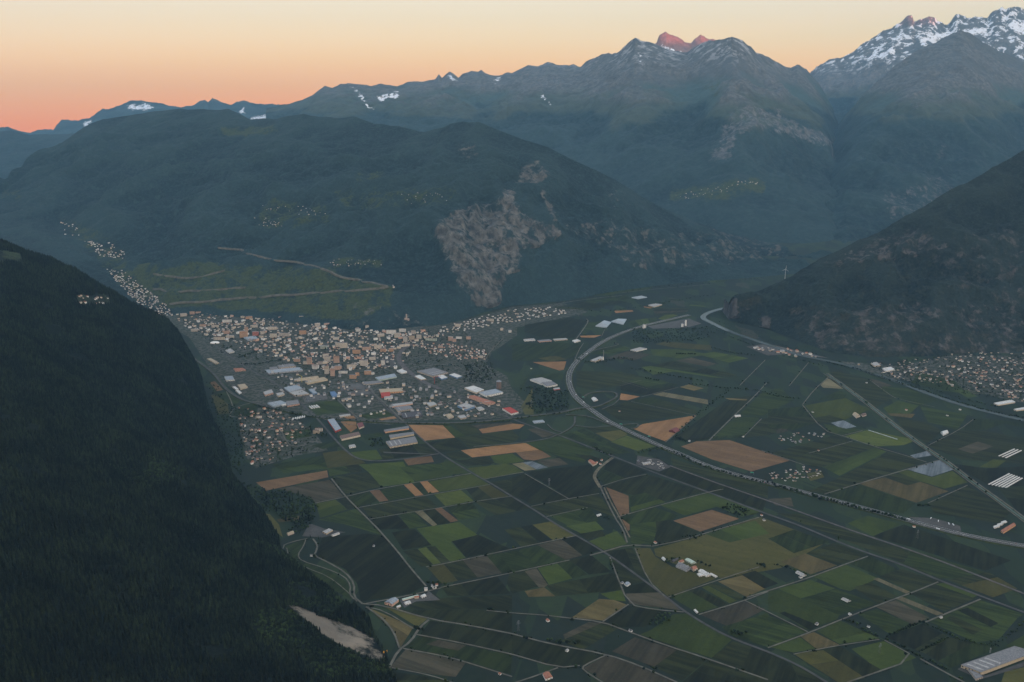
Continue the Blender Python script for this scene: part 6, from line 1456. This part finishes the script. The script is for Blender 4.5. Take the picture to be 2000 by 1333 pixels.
# tower cranes
def crane(t, x, y, h, jib, col, label, ang):
    p = floor(*tpx(t, x, y)); m = plain('crane_paint', col); o = link('tower_crane', mesh('tower_crane', *join(*[box_data(a - .3, a + .3, b - .3, b + .3, 0, h) for a in (-1, 1) for b in (-1, 1)], *[box_data(-1.2, 1.2, -1.2, 1.2, z, z + .4) for z in range(0, int(h), 4)]), m)); o.location = p; o.rotation_euler.z = ang; tag(o, label, 'crane')
    jb = link('jib', mesh('jib', *join(box_data(-jib * .3, jib, -.9, -.4, h, h + .6), box_data(-jib * .3, jib, .4, .9, h, h + .6), box_data(-jib * .3, jib * .95, -.3, .3, h + 2, h + 2.6)), m), o)
    link('counterweight', mesh('counterweight', *box_data(-jib * .3, -jib * .2, -1.4, 1.4, h - 3, h), CONC), jb); link('cab', mesh('cab', *box_data(1, 3, -1.2, 1.2, h - 2.8, h - .2), GLASS), o)
crane('F', 1395, 200, 44, 45, (0.45, 0.05, 0.04), 'red tower crane above the industrial street', 0.4); crane('I', 1448, 935, 40, 40, (0.55, 0.45, 0.12), 'yellow tower crane beside the sandy warehouse', 2.3)
# lattice power pylons
def pylon(t, x, y, h, label):
    p = floor(*tpx(t, x, y)); legs = []
    for a, b in ((-1, -1), (1, -1), (1, 1), (-1, 1)): legs.append(([(a * 3.2 - .25, b * 3.2, 0), (a * 3.2 + .25, b * 3.2, 0), (a * .6 + .2, b * .6, h), (a * .6 - .2, b * .6, h)], [(0, 1, 2, 3)])); legs.append(([(a * 3.2, b * 3.2 - .25, 0), (a * 3.2, b * 3.2 + .25, 0), (a * .6, b * .6 + .2, h), (a * .6, b * .6 - .2, h)], [(0, 1, 2, 3)]))
    o = link('power_pylon', mesh('power_pylon', *join(*legs), STEEL)); o.location = p; o.rotation_euler.z = .5; tag(o, label, 'pylon', 'power pylons of the plain')
    for z, w in ((h * .68, 8), (h * .8, 6.5), (h * .92, 5)): link('cross_arm', mesh('cross_arm', *box_data(-w, w, -.3, .3, z, z + .7), STEEL), o)
for t, x, y, l in (('A', 1165, 210, 'lattice power pylon in the dark orchard below the motorway'), ('D', 290, 1000, 'lattice power pylon in the large dark orchard beside the sandy track'), ('A', 870, 1110, 'lattice power pylon in the near right meadow'), ('C', 50, 930, 'lattice power pylon beside the bottom lane'), ('D', 150, 380, 'lattice power pylon beside the wood inside the motorway bend')): pylon(t, x, y, 42, l)
# green motorway signs on gantries
SIGN = plain('sign_green', (0.03, 0.33, 0.20), 0.05)
def gantry(t, x, y, ang, label):
    p = floor(*tpx(t, x, y), 4); o = link('sign_gantry', mesh('sign_gantry', *join(box_data(-9, -8.4, -.3, .3, -4, 7), box_data(8.4, 9, -.3, .3, -4, 7), box_data(-9, 9, -.3, .3, 6.4, 7)), STEEL)); o.location = p; o.rotation_euler.z = ang; tag(o, label, 'road sign')
    sp_ = link('sign_panel', mesh('sign_panel', *box_data(-7.5, 7.5, -.6, -.35, 4.2, 9), SIGN), o); link('panel_border', mesh('panel_border', *join(box_data(-7.6, 7.6, -.66, -.6, 8.8, 9.1), box_data(-7.6, 7.6, -.66, -.6, 4.1, 4.4)), PAINT), sp_)
gantry('D', 555, 310, -.6, 'green motorway sign beside the interchange loop'); gantry('D', 852, 522, -.5, 'green motorway sign above the lower bridge'); gantry('D', 1072, 618, -.5, 'green motorway sign beside the tan triangular field'); gantry('D', 1875, 902, -.4, 'green motorway sign beside the large tan field')
# vehicles
TYRE = plain('tyre', (0.03, 0.03, 0.03)); PAINTS = {'white': (0.75, 0.75, 0.74), 'red': (0.45, 0.05, 0.04), 'silver': (0.45, 0.46, 0.47), 'black': (0.04, 0.04, 0.045), 'blue': (0.07, 0.14, 0.35)}
VM = {k: plain('paint_' + k, c, 0.05, rough=0.35) for k, c in PAINTS.items()}
def wheel_mesh(r, w):
    v, f = tube_data(r, r, -w / 2, w / 2, 10); return mesh('wheel', [(a, c, b) for a, b, c in v], f, TYRE)
WCAR, WTRK = wheel_mesh(.33, .25), wheel_mesh(.5, .4)
def vehicle(P, ang, kind, col, label, group):
    L, W_, H2 = (16.0, 2.55, 3.9) if kind == 'truck' else (4.4, 1.8, .95)
    o = link('truck' if kind == 'truck' else 'car', mesh('body', *(box_data(-L / 2, L / 2 - 2.6, -W_ / 2, W_ / 2, 1.0, H2) if kind == 'truck' else box_data(-L / 2, L / 2, -W_ / 2, W_ / 2, .3, H2)), VM[col])); o.location = P; o.rotation_euler.z = ang
    if kind == 'truck':
        cb = link('cab', mesh('cab', *box_data(L / 2 - 2.4, L / 2, -W_ / 2, W_ / 2, .7, 3.2), VM['red' if col == 'white' and rng.random() < .3 else col]), o); link('windscreen', mesh('windscreen', *box_data(L / 2 - .05, L / 2 + .03, -1.1, 1.1, 1.9, 2.9), GLASS), cb); xs = (-6, -4.8, 4.2, 6.4)
    else:
        V = [(-1.8, -.85, H2), (1.0, -.85, H2), (1.0, .85, H2), (-1.8, .85, H2), (-1.2, -.7, 1.48), (.2, -.7, 1.48), (.2, .7, 1.48), (-1.2, .7, 1.48)]
        link('cabin', mesh('cabin', V, box_data(0, 1, 0, 1, 0, 1)[1], GLASS), o); xs = (-1.35, 1.35)
    for x in xs:
        for s in (-1, 1): w_ = link('wheel', WTRK if kind == 'truck' else WCAR, o); w_.location = (x, s * (W_ / 2 - .1), .5 if kind == 'truck' else .33)
    tag(o, label, kind, group)
dM = np.r_[0, np.cumsum(np.linalg.norm(np.diff(MWP[:, :2], axis=0), axis=1))]; NM = frame(MWP)
def on_motorway(px, py, side):
    q = floor(px, py, 4.2); i = int(np.argmin(np.linalg.norm(MWP[:, :2] - q[:2], axis=1))); i = min(max(i, 1), len(MWP) - 2); T = MWP[i + 1] - MWP[i - 1]
    b = MWP[i] + (q - MWP[i]) @ (T / np.linalg.norm(T)) * (T / np.linalg.norm(T)); return (b[0] + NM[i][0] * side, b[1] + NM[i][1] * side, 4.14), math.atan2(T[1], T[0])
for t, x, y, sd, l in (('D', 482, 290, 10, 'white truck on the motorway above the interchange loop'), ('D', 420, 185, 10, 'white truck highest on the motorway bend'), ('D', 752, 495, -10, 'white truck on the motorway below the interchange bridge'), ('D', 525, 350, 13, 'white truck beside the motorway at the link road bridge'),
                       ('B', 1090, 1268, 10, 'white truck on the motorway below the poplar row'), ('D', 1970, 962, -10, 'white truck on the motorway below the large tan field'), ('G', 545, 683, 9, 'white truck on the upper motorway curve'), ('A', 1320, 148, -9, 'white truck on the motorway near the right edge')):
    P, a = on_motorway(*tpx(t, x, y), sd); vehicle(P, a, 'truck', 'white', l, 'trucks on the motorway')
for i, (x, y) in enumerate(((1272, 1256), (1330, 1278), (1412, 1298), (1446, 1306))): p = floor(*tpx('B', x, y), .6); vehicle((p[0], p[1], 2.4), .9 + .2 * i, 'truck', 'white', f'white truck parked on the motorway rest area, {NTH[i]} from the left', 'trucks on the rest area')
for i in range(22):
    j = rng.randrange(10, len(MWP) - 3); px, py = project(MWP[j]); c_ = rng.choice(('white', 'silver', 'black', 'red', 'blue'))
    if -50 < px < 2000 and py > 600: P, a = on_motorway(px, py, rng.choice((-14, -9, 9, 14))); vehicle(P, a, 'car', c_, f'small {c_} car driving on the motorway', 'cars on the motorway')
for i in range(26):
    a, b = rand_in(pts('F', '385,305 540,282 552,318 390,340')); p = floor(a, b, 2.0); c_ = rng.choice(('white', 'silver', 'red', 'blue', 'black')); vehicle(tuple(p), R(28) + rng.choice((0, math.pi / 2)), 'car', c_, f'small {c_} car in the supermarket car park of the industrial quarter', 'cars in the car park')
for i in range(24):
    a, b = rand_in(pts('F', '1420,340 1560,320 1600,350 1460,375')); p = floor(a, b, .3); c_ = rng.choice(('white', 'white', 'silver', 'red')); vehicle(tuple(p), R(28), 'car', c_, f'small {c_} car on the dealer lot by the main road', 'cars on the dealer lot')
# orange digger in the quarry
p, nn_, _ = hit(751, 1276)
YEL = plain('digger_paint', (0.75, 0.33, 0.03)); o = link('excavator', mesh('excavator', *box_data(-4, 4, -3, 3, 2, 6), YEL)); o.location = p; tag(o, 'orange excavator at the lower end of the quarry scar', 'excavator')
link('track', mesh('track', *box_data(-5, 5, -3.2, -1.6, 0, 2), TYRE), o); link('track', mesh('track', *box_data(-5, 5, 1.6, 3.2, 0, 2), TYRE), o); link('cab', mesh('cab', *box_data(0, 3.6, -2.8, 0, 6, 8.6), GLASS), o)
link('boom', mesh('boom', *join(([(3, -.5, 5), (3, .5, 5), (9, .5, 11), (9, -.5, 11), (3, -.5, 6.4), (3, .5, 6.4), (9, .5, 12), (9, -.5, 12)], box_data(0, 1, 0, 1, 0, 1)[1]), box_data(8.6, 9.8, -.5, .5, 4, 11.5)), YEL), o)

# ------------------------------------------------------------------ haze
v, f = box_data(-32000, 35000, -13000, 37000, -1100, max(p[1] for p in prof) + 120)
hm = bpy.data.materials.new('haze'); hm.use_nodes = True; t = hm.node_tree; t.nodes.clear()
o_ = t.nodes.new('ShaderNodeOutputMaterial'); pv = t.nodes.new('ShaderNodeVolumePrincipled')
pv.inputs['Density'].default_value = HAZE_DENSITY; pv.inputs['Color'].default_value = (*HAZE_COLOR, 1)
pv.inputs['Anisotropy'].default_value = 0.0
t.links.new(pv.outputs[0], o_.inputs['Volume'])
hz = link('haze', mesh('haze', v, f, hm)); tag(hz, 'thin blue morning haze filling the valley air', 'haze', kind='stuff')
